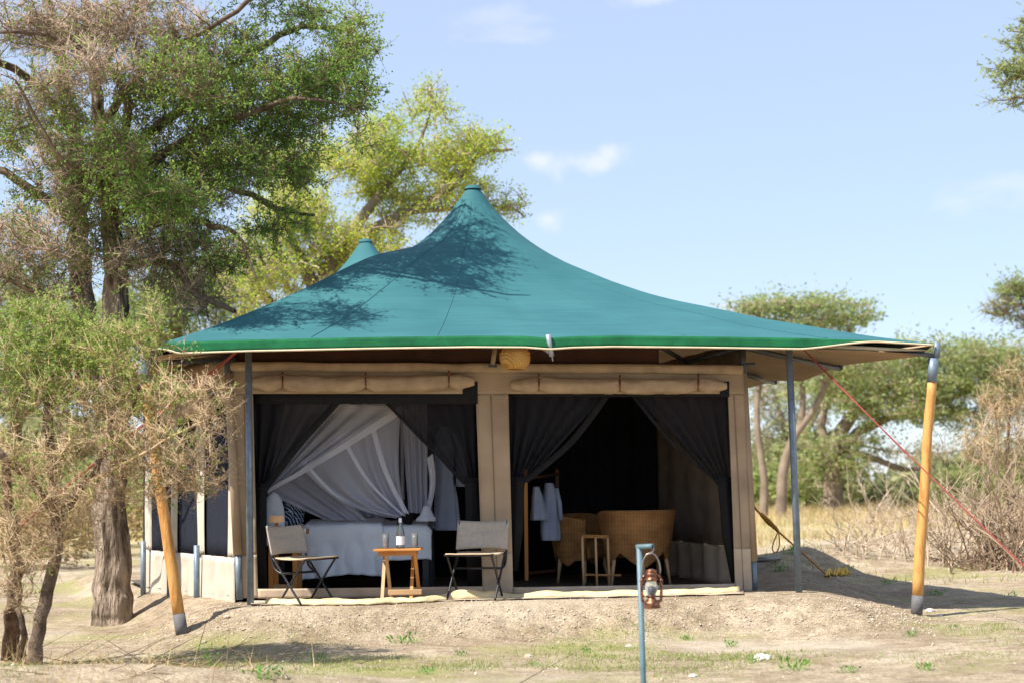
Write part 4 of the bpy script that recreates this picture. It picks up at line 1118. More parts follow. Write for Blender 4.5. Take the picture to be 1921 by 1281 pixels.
mb = MB(); mb.lathe([(.020, lz(1116)), (.034, lz(1108)), (.038, lz(1100)), (.033, lz(1092)), (.026, lz(1088))], 28, (cx, cy, 0)); mb.build('globe', 'clear_glass', la)
mb = MB(); mb.lathe([(.0, lz(1114)), (.015, lz(1111)), (.018, lz(1104)), (.012, lz(1099)), (.0, lz(1098))], 20, (cx, cy, 0)); mb.build('bulb', 'white_glass', la)
mb = MB(); mb.lathe([(.026, lz(1089)), (.043, lz(1087)), (.043, lz(1085)), (.035, lz(1083)), (.035, lz(1079)), (.040, lz(1077)), (.032, lz(1074)), (.030, lz(1071)), (.036, lz(1070)), (.018, lz(1067)), (.0, lz(1066))], 28, (cx, cy, 0)); mb.build('chimney', 'copper', la)
for s_ in (-1, 1):
    mb = MB(); mb.tube(smooth_path([(cx + s_ * .036, cy, lz(1079)), (cx + s_ * .051, cy, lz(1084)), (cx + s_ * .058, cy, lz(1100)), (cx + s_ * .056, cy, lz(1118)), (cx + s_ * .052, cy, lz(1126)), (cx + s_ * .036, cy, lz(1127))], 24), [.007 + .003 * abs(math.sin(k * .6)) for k in range(25)], 10); mb.build('side_tube', 'copper', la)
    mb = MB(); mb.lathe([(0, -.011), (.011, -.006), (.011, .006), (0, .011)], 12, (cx + s_ * .058, cy, lz(1088))); mb.build('knob', 'copper', la)
mb = MB(); bail = [(cx + .10 * .55 * math.cos(math.radians(a)) , cy, lz(1070) + .105 * max(0, math.sin(math.radians(a))) + (0 if a <= 180 and a >= 0 else 0)) for a in range(0, 181, 9)]
mb.tube([(cx + .052, cy, lz(1076))] + bail + [(cx - .052, cy, lz(1076))], .0035, 8); mb.build('bail', 'wire', la)
mb = MB(); hk = P(1225, 1027, LD - .095)
mb.tube(smooth_path([hk, hk + Vector((.004, 0, -.012)), (cx + .004, cy, lz(1036)), (cx - .004, cy, lz(1039)), (cx, cy, lz(1070) + .106)], 14), .004, 8); mb.build('hook', 'wire', la)

# --- ropes
def rope(pts, r, m, label, name='guy_rope', n=40, sag=0.):
    pp = smooth_path(pts, n)
    pp = [p + Vector((0, 0, -sag * math.sin(k / n * math.pi))) for k, p in enumerate(pp)]
    mb = MB(); mb.tube(pp, r, 7); return mb.build(name, m, None, origin=pp[0], label=label, cat='rope')
e = ground_at(2065, 1196)
rope([P(1502, 650, 14.6), P(1502, 650, 14.6).lerp(e, .5), e], .006, 'rope_red', 'red guy rope stretched from under the right canopy down past the orange pole', sag=.03)
rope([P(1502, 650, 14.58), P(1560, 705, 14.4), P(1700, 850, 13.95)], .005, 'rope_red', 'short red rope doubled along the right guy line', sag=.01)
rope([P(448, 655, 14.2), P(390, 705, 14.6), P(325, 755, 15.0), P(200, 850, 15.9), P(40, 985, 17.0)], .014, 'rope_red', 'red webbing rope running down from the left canopy edge to the ground')
g2 = ground_at(1560, 1086)
oro = [P(1414, 948, 16.9), P(1425, 962, 17.2), P(1462, 998, 18.2), P(1500, 1032, 19.2), g2]
rope(oro, .012, 'rope_orange', 'orange guy rope running from behind the tent corner to the ground')
rp_ = thing('rope_bundle', P(1455, 990, 18.0), 'knotted bundle of orange rope with a hanging loop on the guy line', 'rope')
mb = MB(); mb.loft([(P(lerp(1426, 1460, k / 10), lerp(962, 996, k / 10), lerp(17.2, 18.1, k / 10)), Vector((.016 * (.7 + math.sin(k / 10 * 3.14)), 0, .010)), Vector((0, .02, 0)), .2, k) for k in range(11)], 12); mb.build('wrap', 'rope_orange', rp_)
mb = MB(); mb.tube(smooth_path([P(1460, 996, 18.1), P(1452, 1015, 18.1), P(1449, 1030, 18.1), P(1456, 1036, 18.1), P(1462, 1022, 18.1), P(1461, 998, 18.1)], 24), .007, 6); mb.build('loop', 'rope_orange', rp_)
yr = []
for k in range(26):
    px_ = lerp(1548, 1592, k / 25); yr.append(ground_at(px_ + 6 * math.sin(k * 1.3), 1080 + 6 * math.sin(k * 2.1) - .2 * k) + Vector((0, 0, .02 + .02 * math.sin(k) ** 2)))
rope(yr, .011, 'rope_yellow', 'loose yellow rope tangle on the ground by the orange guy rope', 'rope_tangle', 90)
mb = MB(); mb.tube([P(1416, 1050, 17.3), P(1462, 1047, 20.2)], .028, 8); mb.build('ground_pipe', 'dark_steel', None, origin=P(1440, 1049, 18.5), label='dark pipe lying low behind the right tent corner', cat='pipe')

# ================================================================== VEGETATION
def tubes_np(polys, sides_fn):
    VV = []; FF = []; off = 0
    for pts, rad in polys:
        n = sides_fn(rad[0]); m = len(pts)
        t = np.empty_like(pts); t[1:-1] = pts[2:] - pts[:-2]; t[0] = pts[1] - pts[0]; t[-1] = pts[-1] - pts[-2]
        t /= np.linalg.norm(t, axis=1)[:, None] + 1e-9
        ref = np.array([.31, .95, .05]) if abs(t[0][1]) < .8 else np.array([.95, .2, .2])
        a = np.cross(t, ref); a /= np.linalg.norm(a, axis=1)[:, None] + 1e-9
        b = np.cross(t, a)
        an = np.arange(n) * 2 * math.pi / n
        ring = pts[:, None, :] + rad[:, None, None] * (a[:, None, :] * np.cos(an)[None, :, None] + b[:, None, :] * np.sin(an)[None, :, None])
        VV.append(ring.reshape(-1, 3))
        i = np.arange(m - 1)[:, None] * n; k = np.arange(n)[None, :]; k2 = (k + 1) % n
        FF.append(np.stack([i + k, i + k2, i + n + k2, i + n + k], -1).reshape(-1, 4) + off)
        off += m * n
    return np.concatenate(VV), np.concatenate(FF)
def unit(v): return v / (np.linalg.norm(v, axis=-1, keepdims=True) + 1e-9)
def spikes(p, d, l, r, rng):
    # thin 3-sided spines: (n,3) bases, directions, lengths, radii
    n = len(p); a = unit(np.cross(d, rng.normal(size=(n, 3)))); b = np.cross(d, a)
    V = np.empty((n, 4, 3))
    for k in range(3):
        an = k * 2.0944
        V[:, k] = p + (a * math.cos(an) + b * math.sin(an)) * r[:, None]
    V[:, 3] = p + d * l[:, None]
    F = np.array([[0, 1, 3], [1, 2, 3], [2, 0, 3]])[None] + (np.arange(n) * 4)[:, None, None]
    return V.reshape(-1, 3), F.reshape(-1, 3)
def leaves(p, d, l, w, rng):
    n = len(p); b = unit(np.cross(d, rng.normal(size=(n, 3))))
    V = np.empty((n, 4, 3))
    V[:, 0] = p; V[:, 1] = p + d * (l * .5)[:, None] + b * (w * .5)[:, None]; V[:, 2] = p + d * l[:, None]; V[:, 3] = p + d * (l * .5)[:, None] - b * (w * .5)[:, None]
    F = np.array([[0, 1, 2, 3]]) + (np.arange(n) * 4)[:, None]
    return V.reshape(-1, 3), F
def plant(name, label, cat, limbs, clumps, seed, bark, twig_m, leaf_m, n_targets, seg=.22, droop=.1, twig_rate=3.0, twig_len=(.08, .25), twig_r=.0035, spine=0., leaf_per=5, leaf_l=.03, leaf_w=.014, tip_r=.004, thick=.012, group=None, noise_amp=.05, flat=0., base=None, bark_amp=0.0, bark_res=1, leaf_cl=.03, twig2=None, void=None):
    """limbs: lists of (point, radius); clumps: (centre, radii, weight, greenness)."""
    rng = np.random.default_rng(seed)
    polys = []; npos = []; ndir = []; nrad = []
    for li, L_ in enumerate(limbs):
        pts = np.array([tuple(q[0]) for q in L_], float); rad = np.array([q[1] for q in L_], float)
        n = max(6, int(np.linalg.norm(np.diff(pts, axis=0), axis=1).sum() / (seg * .8)))
        sp = np.array([tuple(v) for v in smooth_path([Vector(q) for q in pts], n)])
        rr = np.interp(np.linspace(0, 1, n + 1), np.linspace(0, 1, len(rad)), rad)
        sp[2:] += rng.normal(size=sp[2:].shape) * np.minimum(noise_amp * (.25 if li == 0 else .7), rr[2:, None] * (.09 if li == 0 else np.where(rr[2:, None] > .034, .14, .5)))
        polys.append((sp, rr))
        dd = unit(np.gradient(sp, axis=0))
        k0 = max(1, len(sp) // 5)
        npos.append(sp[k0:]); ndir.append(dd[k0:]); nrad.append(rr[k0:])
    cap_ = sum(map(len, npos)) + n_targets * 14 + 100
    NP = np.zeros((cap_, 3)); ND = np.zeros((cap_, 3)); NR = np.zeros(cap_); cnt = 0
    for a, b, c in zip(npos, ndir, nrad):
        NP[cnt:cnt + len(a)] = a; ND[cnt:cnt + len(a)] = b; NR[cnt:cnt + len(a)] = c; cnt += len(a)
    wts = np.array([c[2] for c in clumps], float); wts /= wts.sum()
    ci = rng.choice(len(clumps), n_targets, p=wts)
    g = rng.normal(size=(n_targets, 3)); g = unit(g) * (rng.random(n_targets) ** .5 * (1 + .4 * rng.random(n_targets) ** 4))[:, None]
    C = np.array([tuple(c[0]) for c in clumps]); Rd = np.array([tuple(c[1]) for c in clumps]); GR = np.array([c[3] for c in clumps])
    T = C[ci] + g * Rd[ci]; TG = GR[ci]
    if void:
        ok = np.array([nz3(q[0] * void[0], q[1] * void[0] * .5, q[2] * void[0] * 1.25 + seed) > void[1] for q in T]); T = T[ok]; TG = TG[ok]; n_targets = len(T)
    base_pt = NP[0]
    order = np.argsort(np.linalg.norm(T - base_pt, axis=1) + rng.random(n_targets) * .5)
    tw_p = []; tw_d = []; tw_g = []
    for o in order:
        t = T[o]
        d2 = ((NP[:cnt] - t) ** 2).sum(1)
        i = int(np.argmin(d2)); dist = math.sqrt(d2[i])
        if dist < .06: continue
        m = max(2, min(13, int(dist / seg) + 2))
        p0 = NP[i]; mid = p0 + ND[i] * dist * .35 + (t - p0) * .25 + rng.normal(size=3) * dist * .10
        s = np.linspace(0, 1, m)[:, None]
        pts = (1 - s) ** 2 * p0 + 2 * s * (1 - s) * mid + s * s * t
        pts[1:] += rng.normal(size=(m - 1, 3)) * noise_amp * min(1, dist) * .6
        pts[:, 2] -= droop * (s[:, 0] ** 2) * dist * .5
        r0 = min(NR[i] * .75, tip_r + thick * dist)
        rad = np.linspace(r0, tip_r, m)
        polys.append((pts, rad))
        dd = unit(np.gradient(pts, axis=0))
        NP[cnt:cnt + m - 1] = pts[1:]; ND[cnt:cnt + m - 1] = dd[1:]; NR[cnt:cnt + m - 1] = rad[1:]; cnt += m - 1
        # twiglets along the outer part
        k = rng.poisson(twig_rate * (.5 + dist / (seg * 2)))
        if k:
            f = rng.random(k) ** .7 * (m - 1); i0 = np.minimum(f.astype(int), m - 2); fr = (f - i0)[:, None]
            tw_p.append(pts[i0] * (1 - fr) + pts[i0 + 1] * fr); tw_d.append(dd[i0]); tw_g.append(np.full(k, TG[o]))
    root = thing(name, base if base is not None else Vector(limbs[0][0][0]), label, cat, group)
    big = [q for q in polys if q[1][0] > .03]; small = [q for q in polys if q[1][0] <= .03]
    if bark_amp:
        # main stems: finer rings with furrowed relief
        nb = []
        VV = []; FF = []; off = 0
        for pts, rad in big:
            if rad[0] < .07: nb.append((pts, rad)); continue
            m = len(pts) * bark_res
            q = np.array([tuple(v) for v in smooth_path([Vector(p_) for p_ in pts], m)])
            rr = np.interp(np.linspace(0, 1, m + 1), np.linspace(0, 1, len(rad)), rad); n = 48
            vs_ = []
            for a in range(m + 1):
                for k in range(n):
                    an = 2 * math.pi * k / n
                    cs, sn = math.cos(an), math.sin(an)
                    tw = .5 * nz3(0, q[a][2] * 1.3)
                    f_ = 1 + bark_amp * (.35 * nz3(cs * 1.6, sn * 1.6, q[a][2] * .7) + .75 * (.35 - abs(nz3(cs * 4.2 + tw, sn * 4.2, q[a][2] * 1.1)) * 1.6) + .35 * nz3(cs * 9, sn * 9 + tw, q[a][2] * 5))
                    vs_.append((q[a][0] + cs * rr[a] * f_, q[a][1] + sn * rr[a] * f_, q[a][2]))
            VV.append(np.array(vs_))
            i = np.arange(m)[:, None] * n; k = np.arange(n)[None, :]; k2 = (k + 1) % n
            FF.append(np.stack([i + k, i + k2, i + n + k2, i + n + k], -1).reshape(-1, 4) + off); off += (m + 1) * n
        if VV:
            fast_mesh('trunk', np.concatenate(VV), np.concatenate(FF), bark, root, smooth=True)
        big = nb
    if big:
        V, F = tubes_np(big, lambda r: 10 if r > .08 else 7); fast_mesh('limbs' if bark_amp else 'trunk', V, F, 'bark_limb' if bark_amp else bark, root, smooth=True, kind='stuff' if bark_amp else None)
    if small:
        V, F = tubes_np(small, lambda r: 5 if r > .015 else 3); fast_mesh('branches', V, F, twig2 or twig_m, root, smooth=True, kind='stuff')
    p = np.concatenate(tw_p); d0 = np.concatenate(tw_d); gg = np.concatenate(tw_g); n = len(p)
    d = unit(d0 * .6 + unit(rng.normal(size=(n, 3))) * 1.0 + np.array([0, 0, .12 - droop * .6]))
    if flat: d[:, 2] *= (1 - flat); d = unit(d)
    l = rng.uniform(twig_len[0], twig_len[1], n)
    for dry, mt in ((True, twig_m), (False, twig2 or twig_m)):
        sel = np.nonzero(gg < .42)[0] if dry else np.nonzero(gg >= .42)[0]
        if not dry and twig2: sel = sel[rng.random(len(sel)) < .7]
        if len(sel) == 0: continue
        ps, ds, ls = p[sel], d[sel], l[sel]; ns_ = len(sel)
        V, F = spikes(ps, ds, ls, np.full(ns_, twig_r), rng); Vs = [V]; Fs = [F]; off = len(V)
        k = 5 if dry else 2
        if spine > 0:
            fr = rng.random((ns_, k)); sp = (ps[:, None] + ds[:, None] * (ls[:, None] * fr)[..., None]).reshape(-1, 3)
            sd = unit(unit(rng.normal(size=(ns_ * k, 3))) + np.repeat(ds, k, 0) * .5)
            V, F = spikes(sp, sd, rng.uniform(.4, 1.0, ns_ * k) * spine, np.full(ns_ * k, twig_r * .6), rng); Vs.append(V); Fs.append(F + off)
        fast_mesh('dry_twigs' if dry else 'twigs', np.concatenate(Vs), np.concatenate(Fs), mt, root, kind='stuff')
    if leaf_per > 0:
        keep = rng.random(n) < gg
        pk_, dk, lk = p[keep], d[keep], l[keep]; n = len(pk_); k = leaf_per
        fr = rng.uniform(.05, 1.05, (n, k))
        lp_ = (pk_[:, None] + dk[:, None] * (lk[:, None] * fr)[..., None]).reshape(-1, 3) + rng.normal(size=(n * k, 3)) * leaf_cl * .35
        ld = unit(unit(rng.normal(size=(n * k, 3))) + np.repeat(dk, k, 0) * .7)
        if flat: ld[:, 2] *= (1 - flat * .6); ld = unit(ld)
        V, F = leaves(lp_, ld, rng.uniform(.6, 1.3, n * k) * leaf_l, rng.uniform(.7, 1.3, n * k) * leaf_w, rng)
        fast_mesh('crown', V, F, leaf_m, root, kind='stuff')
    return root
def LP(*pts):            # limb from (px, py, D, radius)
    return [(P(x, y, D), r) for x, y, D, r in pts]
def CL(x, y, D, rx, ry, rd, w=1., g=1.):   # clump: centre pixel, distance; radii in pixels across and up, metres in depth
    s = D / FPX
    return (P(x, y, D), (rx * s, rd * .62, ry * s), w, g)

# ---- the big acacia on the left
gb = ground_at(213, 1168)
TD = gb.y
big = [
    [(gb - Vector((0, 0, .1)), .215)] + LP((213, 1120, TD, .180), (211, 1000, TD, .160), (207, 880, TD, .148), (209, 760, TD, .138), (213, 660, TD, .135), (216, 560, TD, .12), (212, 470, TD - .1, .10), (203, 380, TD - .2, .085), (193, 280, TD - .3, .07), (178, 160, TD - .4, .055), (160, 20, TD - .5, .04), (150, -150, TD - .6, .025)),
    LP((208, 800, TD, .12), (178, 660, TD + .2, .115), (155, 570, TD + .3, .11), (147, 460, TD + .4, .10), (144, 350, TD + .4, .085), (136, 230, TD + .4, .065), (110, 100, TD + .5, .05), (80, -60, TD + .6, .03)),
    LP((215, 505, TD, .06), (262, 492, TD - .2, .05), (325, 500, TD - .4, .045), (372, 555, TD - .6, .035), (440, 582, TD - .8, .02)),
    LP((214, 480, TD - .1, .055), (290, 420, TD - .4, .045), (370, 415, TD - .6, .04), (440, 440, TD - .9, .02), (480, 520, TD - 1.0, .008)),
    LP((208, 420, TD - .1, .06), (290, 370, TD + .3, .05), (400, 345, TD + .6, .04), (520, 390, TD + .7, .028), (590, 405, TD + .7, .014)),
    LP((203, 380, TD - .2, .06), (290, 300, TD - .5, .05), (420, 230, TD - .8, .04), (540, 190, TD - 1., .022), (640, 195, TD - 1.1, .009), (690, 225, TD - 1.1, .004)),
    LP((196, 310, TD - .3, .055), (320, 220, TD, .05), (460, 110, TD + .2, .04), (580, 50, TD + .3, .028), (680, 70, TD + .3, .014)),
    LP((188, 240, TD - .3, .045), (280, 120, TD - .9, .033), (400, 50, TD - 1.3, .022), (520, -30, TD - 1.5, .022), (620, -60, TD - 1.5, .012)),
    LP((178, 160, TD - .4, .045), (260, 10, TD - .3, .04), (360, -130, TD - .3, .03), (480, -220, TD - .2, .02)),
    LP((150, 555, TD + .3, .07), (95, 560, TD + .1, .06), (40, 535, TD - .2, .05), (-50, 500, TD - .4, .035)),
    LP((146, 430, TD + .4, .06), (80, 370, TD + .5, .05), (0, 320, TD + .4, .04), (-90, 290, TD + .4, .025)),
    LP((138, 260, TD + .4, .05), (70, 160, TD, .045), (-20, 110, TD - .4, .035), (-120, 60, TD - .6, .02)),
    LP((200, 350, TD - .2, .045), (240, 200, TD - .9, .04), (180, 110, TD - 1.3, .03), (60, 60, TD - 1.5, .02), (-40, 70, TD - 1.5, .012)),
    LP((205, 400, TD - .2, .03), (180, 330, TD - .9, .022), (120, 300, TD - 1.2, .018), (30, 150, TD - 1.4, .010)),
]
bc = [CL(320, 380, 13.95, 70, 35, .5, .55, .85), CL(240, 270, 13.8, 90, 60, .6, .6, .5), CL(175, 140, 13.6, 110, 70, .7, .8, .2), CL(455, 365, 13.95, 60, 30, .4, .4, .9), CL(330, 140, 13.6, 90, 60, .6, .6, .45), CL(350, 230, TD - 1.0, 120, 90, .9, 1.1, .7), CL(300, 340, TD - 1.0, 100, 60, .8, .8, .65), CL(430, 300, TD - 1.1, 90, 60, .7, .6, .8), CL(550, 70, TD, 120, 75, 1.3, .95, .9), CL(590, 165, TD - .6, 95, 65, 1.0, .75, .85), CL(500, 210, TD - .5, 120, 65, 1.2, .8, .85), CL(655, 100, TD - .5, 55, 70, .8, .38, .85), CL(665, 190, TD - .9, 45, 40, .5, .2, .85), CL(250, 320, TD - .8, 130, 80, .8, 1.0, .45), CL(230, 200, TD - .9, 120, 70, .8, .9, .5), CL(110, 330, TD - .6, 120, 80, .8, .8, .15), CL(90, 460, TD - .4, 110, 60, .8, .6, .2), CL(290, 470, TD - .6, 100, 50, .6, .5, .2), CL(400, 380, TD - .5, 90, 50, .7, .4, .3), CL(640, 270, TD - .8, 85, 45, .6, .45, .8),
      CL(545, 330, TD + .3, 70, 60, .8, .45, .8), CL(590, 395, TD + .6, 30, 22, .3, .12, .9), CL(420, 130, TD - .4, 130, 90, 1.4, 1.1, .7), CL(400, 300, TD - .3, 110, 70, 1.3, .9, .55), CL(500, 405, TD - .2, 80, 36, .9, .5, .85),
      CL(330, 430, TD - .3, 100, 60, 1.2, .7, .4), CL(420, 470, TD - .7, 70, 40, .8, .35, .5), CL(300, 300, TD - .2, 90, 90, 1.2, .7, .4), CL(250, 60, TD - 1., 190, 60, 1.2, 1.7, .10), CL(100, 60, TD - 1., 140, 60, 1.2, 1.3, .12),
      CL(140, 160, TD - .9, 170, 70, 1.1, 1.3, .22), CL(60, 250, TD + .1, 110, 80, 1.3, .9, .5), CL(80, 380, TD + .2, 110, 80, 1.2, .8, .5), CL(20, 470, TD, 80, 70, 1.0, .5, .4), CL(200, 400, TD - .2, 100, 90, 1.0, .6, .5),
      CL(60, 540, TD - .1, 90, 35, .8, .3, .3), CL(310, 520, TD - .4, 90, 45, .7, .35, .2), CL(380, 560, TD - .6, 60, 50, .5, .25, .15),
      CL(280, -110, TD - .4, 240, 80, 1.6, 1.2, .8), CL(430, -100, TD - .6, 130, 60, 1.3, .35, .9), CL(60, -120, TD - .2, 200, 90, 1.5, 1.0, .6), CL(250, -200, TD - .5, 180, 60, 1.2, .6, .9)]
plant('acacia_tree', 'large acacia with furrowed brown trunk and feathery green crown left of the tent', 'tree', big, bc, 11, 'bark_big', 'twig_grey', 'leaf_acacia', 5600, seg=.17, droop=.10, twig_rate=8, twig_len=(.10, .30), twig_r=.0042, spine=.06, twig2='twig_brown', void=(1.5, -.21), leaf_per=10, leaf_l=.034, leaf_w=.016, tip_r=.0045, thick=.013, bark_amp=.22, bark_res=6, leaf_cl=.03)

# ---- the thorn bush in front of it
tb = ground_at(62, 1258); BD = tb.y
bush = [
    [(tb - Vector((0, 0, .05)), .068)] + LP((66, 1215, BD, .052), (84, 1130, BD, .047), (104, 1040, BD, .044), (106, 980, BD, .042), (98, 900, BD + .1, .034), (90, 800, BD + .2, .04), (95, 700, BD + .2, .025)),
    LP((106, 985, BD, .045), (135, 935, BD - .1, .04), (190, 860, BD - .2, .022), (250, 760, BD - .2, .014), (290, 660, BD - .2, .008)),
    LP((104, 960, BD, .04), (60, 900, BD - .1, .035), (10, 850, BD - .2, .03), (-60, 800, BD - .2, .02)),
    LP((150, 910, BD - .1, .016), (230, 870, BD - .4, .012), (320, 820, BD - .5, .009), (400, 780, BD - .5, .006)),
    [(ground_at(18, 1235) - Vector((0, 0, .05)), .07)] + LP((24, 1150, BD + .3, .055), (32, 1060, BD + .3, .05), (20, 960, BD + .4, .04), (10, 860, BD + .4, .03)),
    [(ground_at(40, 1240), .034)] + LP((48, 1190, BD + .1, .025), (36, 1150, BD + .1, .02), (28, 1130, BD + .2, .02)),
]
uc = [CL(90, 615, BD + .2, 120, 50, .5, 1.5, .95), CL(50, 680, BD + .1, 120, 60, .6, 1.4, .85), CL(190, 640, BD, 80, 50, .5, .9, .8), CL(270, 660, BD - .2, 60, 45, .4, .5, .5), CL(120, 745, BD, 130, 50, .6, 1.2, .35),
      CL(280, 740, BD - .3, 80, 50, .4, .8, .3), CL(60, 840, BD, 120, 80, .7, 1.4, .12), CL(200, 830, BD - .2, 120, 70, .5, 1.8, .08), CL(335, 800, BD - .5, 90, 75, .3, 1.9, .06), CL(400, 775, BD - .5, 50, 65, .25, 1.1, .03),
      CL(260, 890, BD - .3, 120, 55, .4, 1.6, .03), CL(120, 930, BD - .2, 130, 60, .5, 1.5, .04), CL(20, 980, BD, 80, 70, .5, .9, .06), CL(370, 880, BD - .5, 65, 55, .25, 1.0, .02), CL(290, 600, BD - .2, 18, 40, .2, .12, .7), CL(90, 1010, BD - .2, 90, 60, .4, .6, .03), CL(20, 1090, BD + .1, 60, 70, .4, .5, .05)]
plant('thorn_bush', 'thorny bush with tan spines and pale green leaves in the left foreground', 'bush', bush, uc, 21, 'bark_bush', 'twig_tan', 'leaf_bush', 2350, seg=.11, void=(3.0, -.30), droop=.0, twig_rate=7.0, twig_len=(.06, .22), twig_r=.0030, spine=.045, leaf_per=13, leaf_l=.025, leaf_w=.013, tip_r=.0032, thick=.008, noise_amp=.04, bark_amp=.10, bark_res=3, leaf_cl=.03)

# ---- background trees
def simple_tree(name, label, px, py_base, D, crown, trunk_pts, seed, leaf, n, leaf_l, twl, bark='twig_brown', gz=None, **kw):
    limbs = trunk_pts
    return plant(name, label, 'tree', limbs, crown, seed, bark, kw.pop('twig', 'twig_brown'), leaf, n, leaf_l=leaf_l, leaf_w=leaf_l * kw.pop('lw', .5), twig_len=twl, **kw)
def base_at(px, D, dz=-.1):
    p = P(px, 900, D); return Vector((p.x, D, GZ(p.x, D) + dz))
YD = 29.
simple_tree('acacia_tree', 'yellow green acacia rising behind the left slope of the canopy', 700, 900, YD,
    [CL(800, 215, YD, 70, 45, 1.5, .6, .95), CL(720, 280, YD, 110, 60, 2., 1.3, .95), CL(850, 290, YD, 80, 45, 1.6, .8, .9), CL(640, 340, YD, 110, 60, 2., 1.4, .95), CL(760, 370, YD, 120, 50, 2., 1.2, .9), CL(900, 270, YD, 60, 22, 1., .25, .9), CL(870, 350, YD, 60, 40, 1.2, .4, .7), CL(945, 385, YD, 45, 22, .8, .22, .4), CL(560, 390, YD, 90, 60, 2., 1.0, .9), CL(620, 440, YD, 130, 50, 2., 1.2, .75), CL(540, 300, YD + 1, 70, 60, 1.6, .6, .95), CL(500, 470, YD, 80, 50, 1.6, .5, .6), CL(560, 500, YD, 110, 50, 2., .8, .7), CL(690, 470, YD, 110, 50, 2., .8, .7), CL(480, 540, YD, 80, 40, 1.6, .4, .6)],
    [[(base_at(600, YD), .26)] + LP((590, 700, YD, .22), (600, 560, YD, .19), (640, 470, YD, .15), (700, 380, YD, .08), (780, 280, YD, .035), (810, 200, YD, .015)),
     LP((600, 560, YD, .14), (560, 480, YD, .11), (530, 400, YD, .08), (540, 320, YD, .04)),
     LP((650, 460, YD, .12), (760, 400, YD, .09), (850, 350, YD, .06), (900, 290, YD, .04), (960, 280, YD, .02)),
     LP((600, 620, YD, .12), (520, 580, YD + .5, .10), (470, 520, YD + .5, .08), (440, 440, YD + .5, .05)),
     LP((760, 400, YD, .05), (870, 390, YD, .04), (960, 390, YD, .025), (985, 410, YD, .012))],
    31, 'leaf_yellow', 1750, .056, (.16, .45), bark='bark_far', twig='twig_grey', seg=.34, void=(.8, -.26), twig_rate=6.5, leaf_per=10, tip_r=.009, thick=.016, twig_r=.007, leaf_cl=.12, lw=.55)
# flat-topped and spreading acacias on the right
AD = 52.
simple_tree('acacia_tree', 'flat topped acacia with forked dark trunk behind the right gray pole', 1450, 930, AD,
    [CL(1490, 575, AD, 120, 14, 2.5, 1.4, .9), CL(1420, 580, AD, 60, 12, 2., .6, .9), CL(1580, 600, AD, 70, 12, 2., .6, .9), CL(1500, 610, AD, 110, 18, 2.5, .9, .8), CL(1470, 690, AD, 90, 30, 2.5, .5, .6), CL(1560, 680, AD, 80, 28, 2.5, .6, .7), CL(1620, 690, AD, 60, 26, 2., .5, .7)],
    [[(base_at(1463, AD), .20)] + LP((1470, 880, AD, .16), (1490, 820, AD, .14), (1530, 760, AD, .11), (1560, 700, AD, .09), (1585, 640, AD, .07), (1600, 605, AD, .04)),
     LP((1500, 800, AD, .11), (1508, 740, AD, .09), (1495, 680, AD, .09), (1490, 620, AD, .06), (1500, 580, AD, .03)),
     LP((1545, 730, AD, .09), (1530, 660, AD, .07), (1460, 610, AD, .05), (1400, 585, AD, .03)),
     [(base_at(1430, AD), .15)] + LP((1432, 880, AD, .12), (1420, 800, AD, .10), (1425, 720, AD, .09), (1450, 660, AD, .05))],
    41, 'leaf_umbrella', 620, .13, (.3, .8), seg=.6, twig_rate=5, leaf_per=6, tip_r=.010, thick=.012, twig_r=.007, leaf_cl=.18, flat=.45, droop=.02, bark='bark_far', twig='twig_grey')
SD = 60.
simple_tree('acacia_tree', 'broad spreading acacia with layered olive crown behind the right orange pole', 1560, 930, SD,
    [CL(1600, 690, SD, 90, 26, 4., 1.0, .95), CL(1720, 670, SD, 100, 26, 4., 1.3, .95), CL(1830, 665, SD, 90, 24, 4., 1.2, .95), CL(1680, 725, SD, 130, 30, 4., 1.5, .95), CL(1800, 720, SD, 110, 30, 4., 1.4, .95), CL(1560, 740, SD, 90, 35, 3., 1.0, .9), CL(1640, 770, SD, 110, 35, 4., 1.3, .9), CL(1760, 775, SD, 120, 30, 4., 1.2, .9), CL(1580, 810, SD, 80, 40, 3., .9, .85), CL(1530, 850, SD, 70, 40, 3., .7, .85), CL(1880, 700, SD, 80, 40, 4., 1., .95), CL(1900, 760, SD, 90, 40, 4., .9, .9), CL(1600, 870, SD, 60, 30, 2., .4, .8), CL(1500, 890, SD, 50, 30, 2., .3, .8)],
    [[(base_at(1562, SD), .42)] + LP((1562, 890, SD, .34), (1565, 840, SD, .30), (1590, 790, SD, .24), (1640, 740, SD, .16), (1720, 700, SD, .09)),
     LP((1570, 850, SD, .22), (1610, 810, SD, .18), (1700, 770, SD, .13), (1800, 740, SD, .09), (1880, 700, SD, .05)),
     LP((1563, 860, SD, .20), (1540, 800, SD, .16), (1560, 740, SD, .10), (1580, 700, SD, .06)),
     LP((1575, 840, SD, .14), (1640, 860, SD, .12), (1700, 880, SD, .09), (1740, 875, SD, .05))],
    42, 'leaf_far', 1400, .15, (.35, .95), seg=.7, void=(.4, -.28), twig_rate=6, leaf_per=7, tip_r=.011, thick=.013, twig_r=.008, leaf_cl=.25, flat=.45, droop=.02, bark='bark_far', twig='twig_grey')
RD_ = 46.
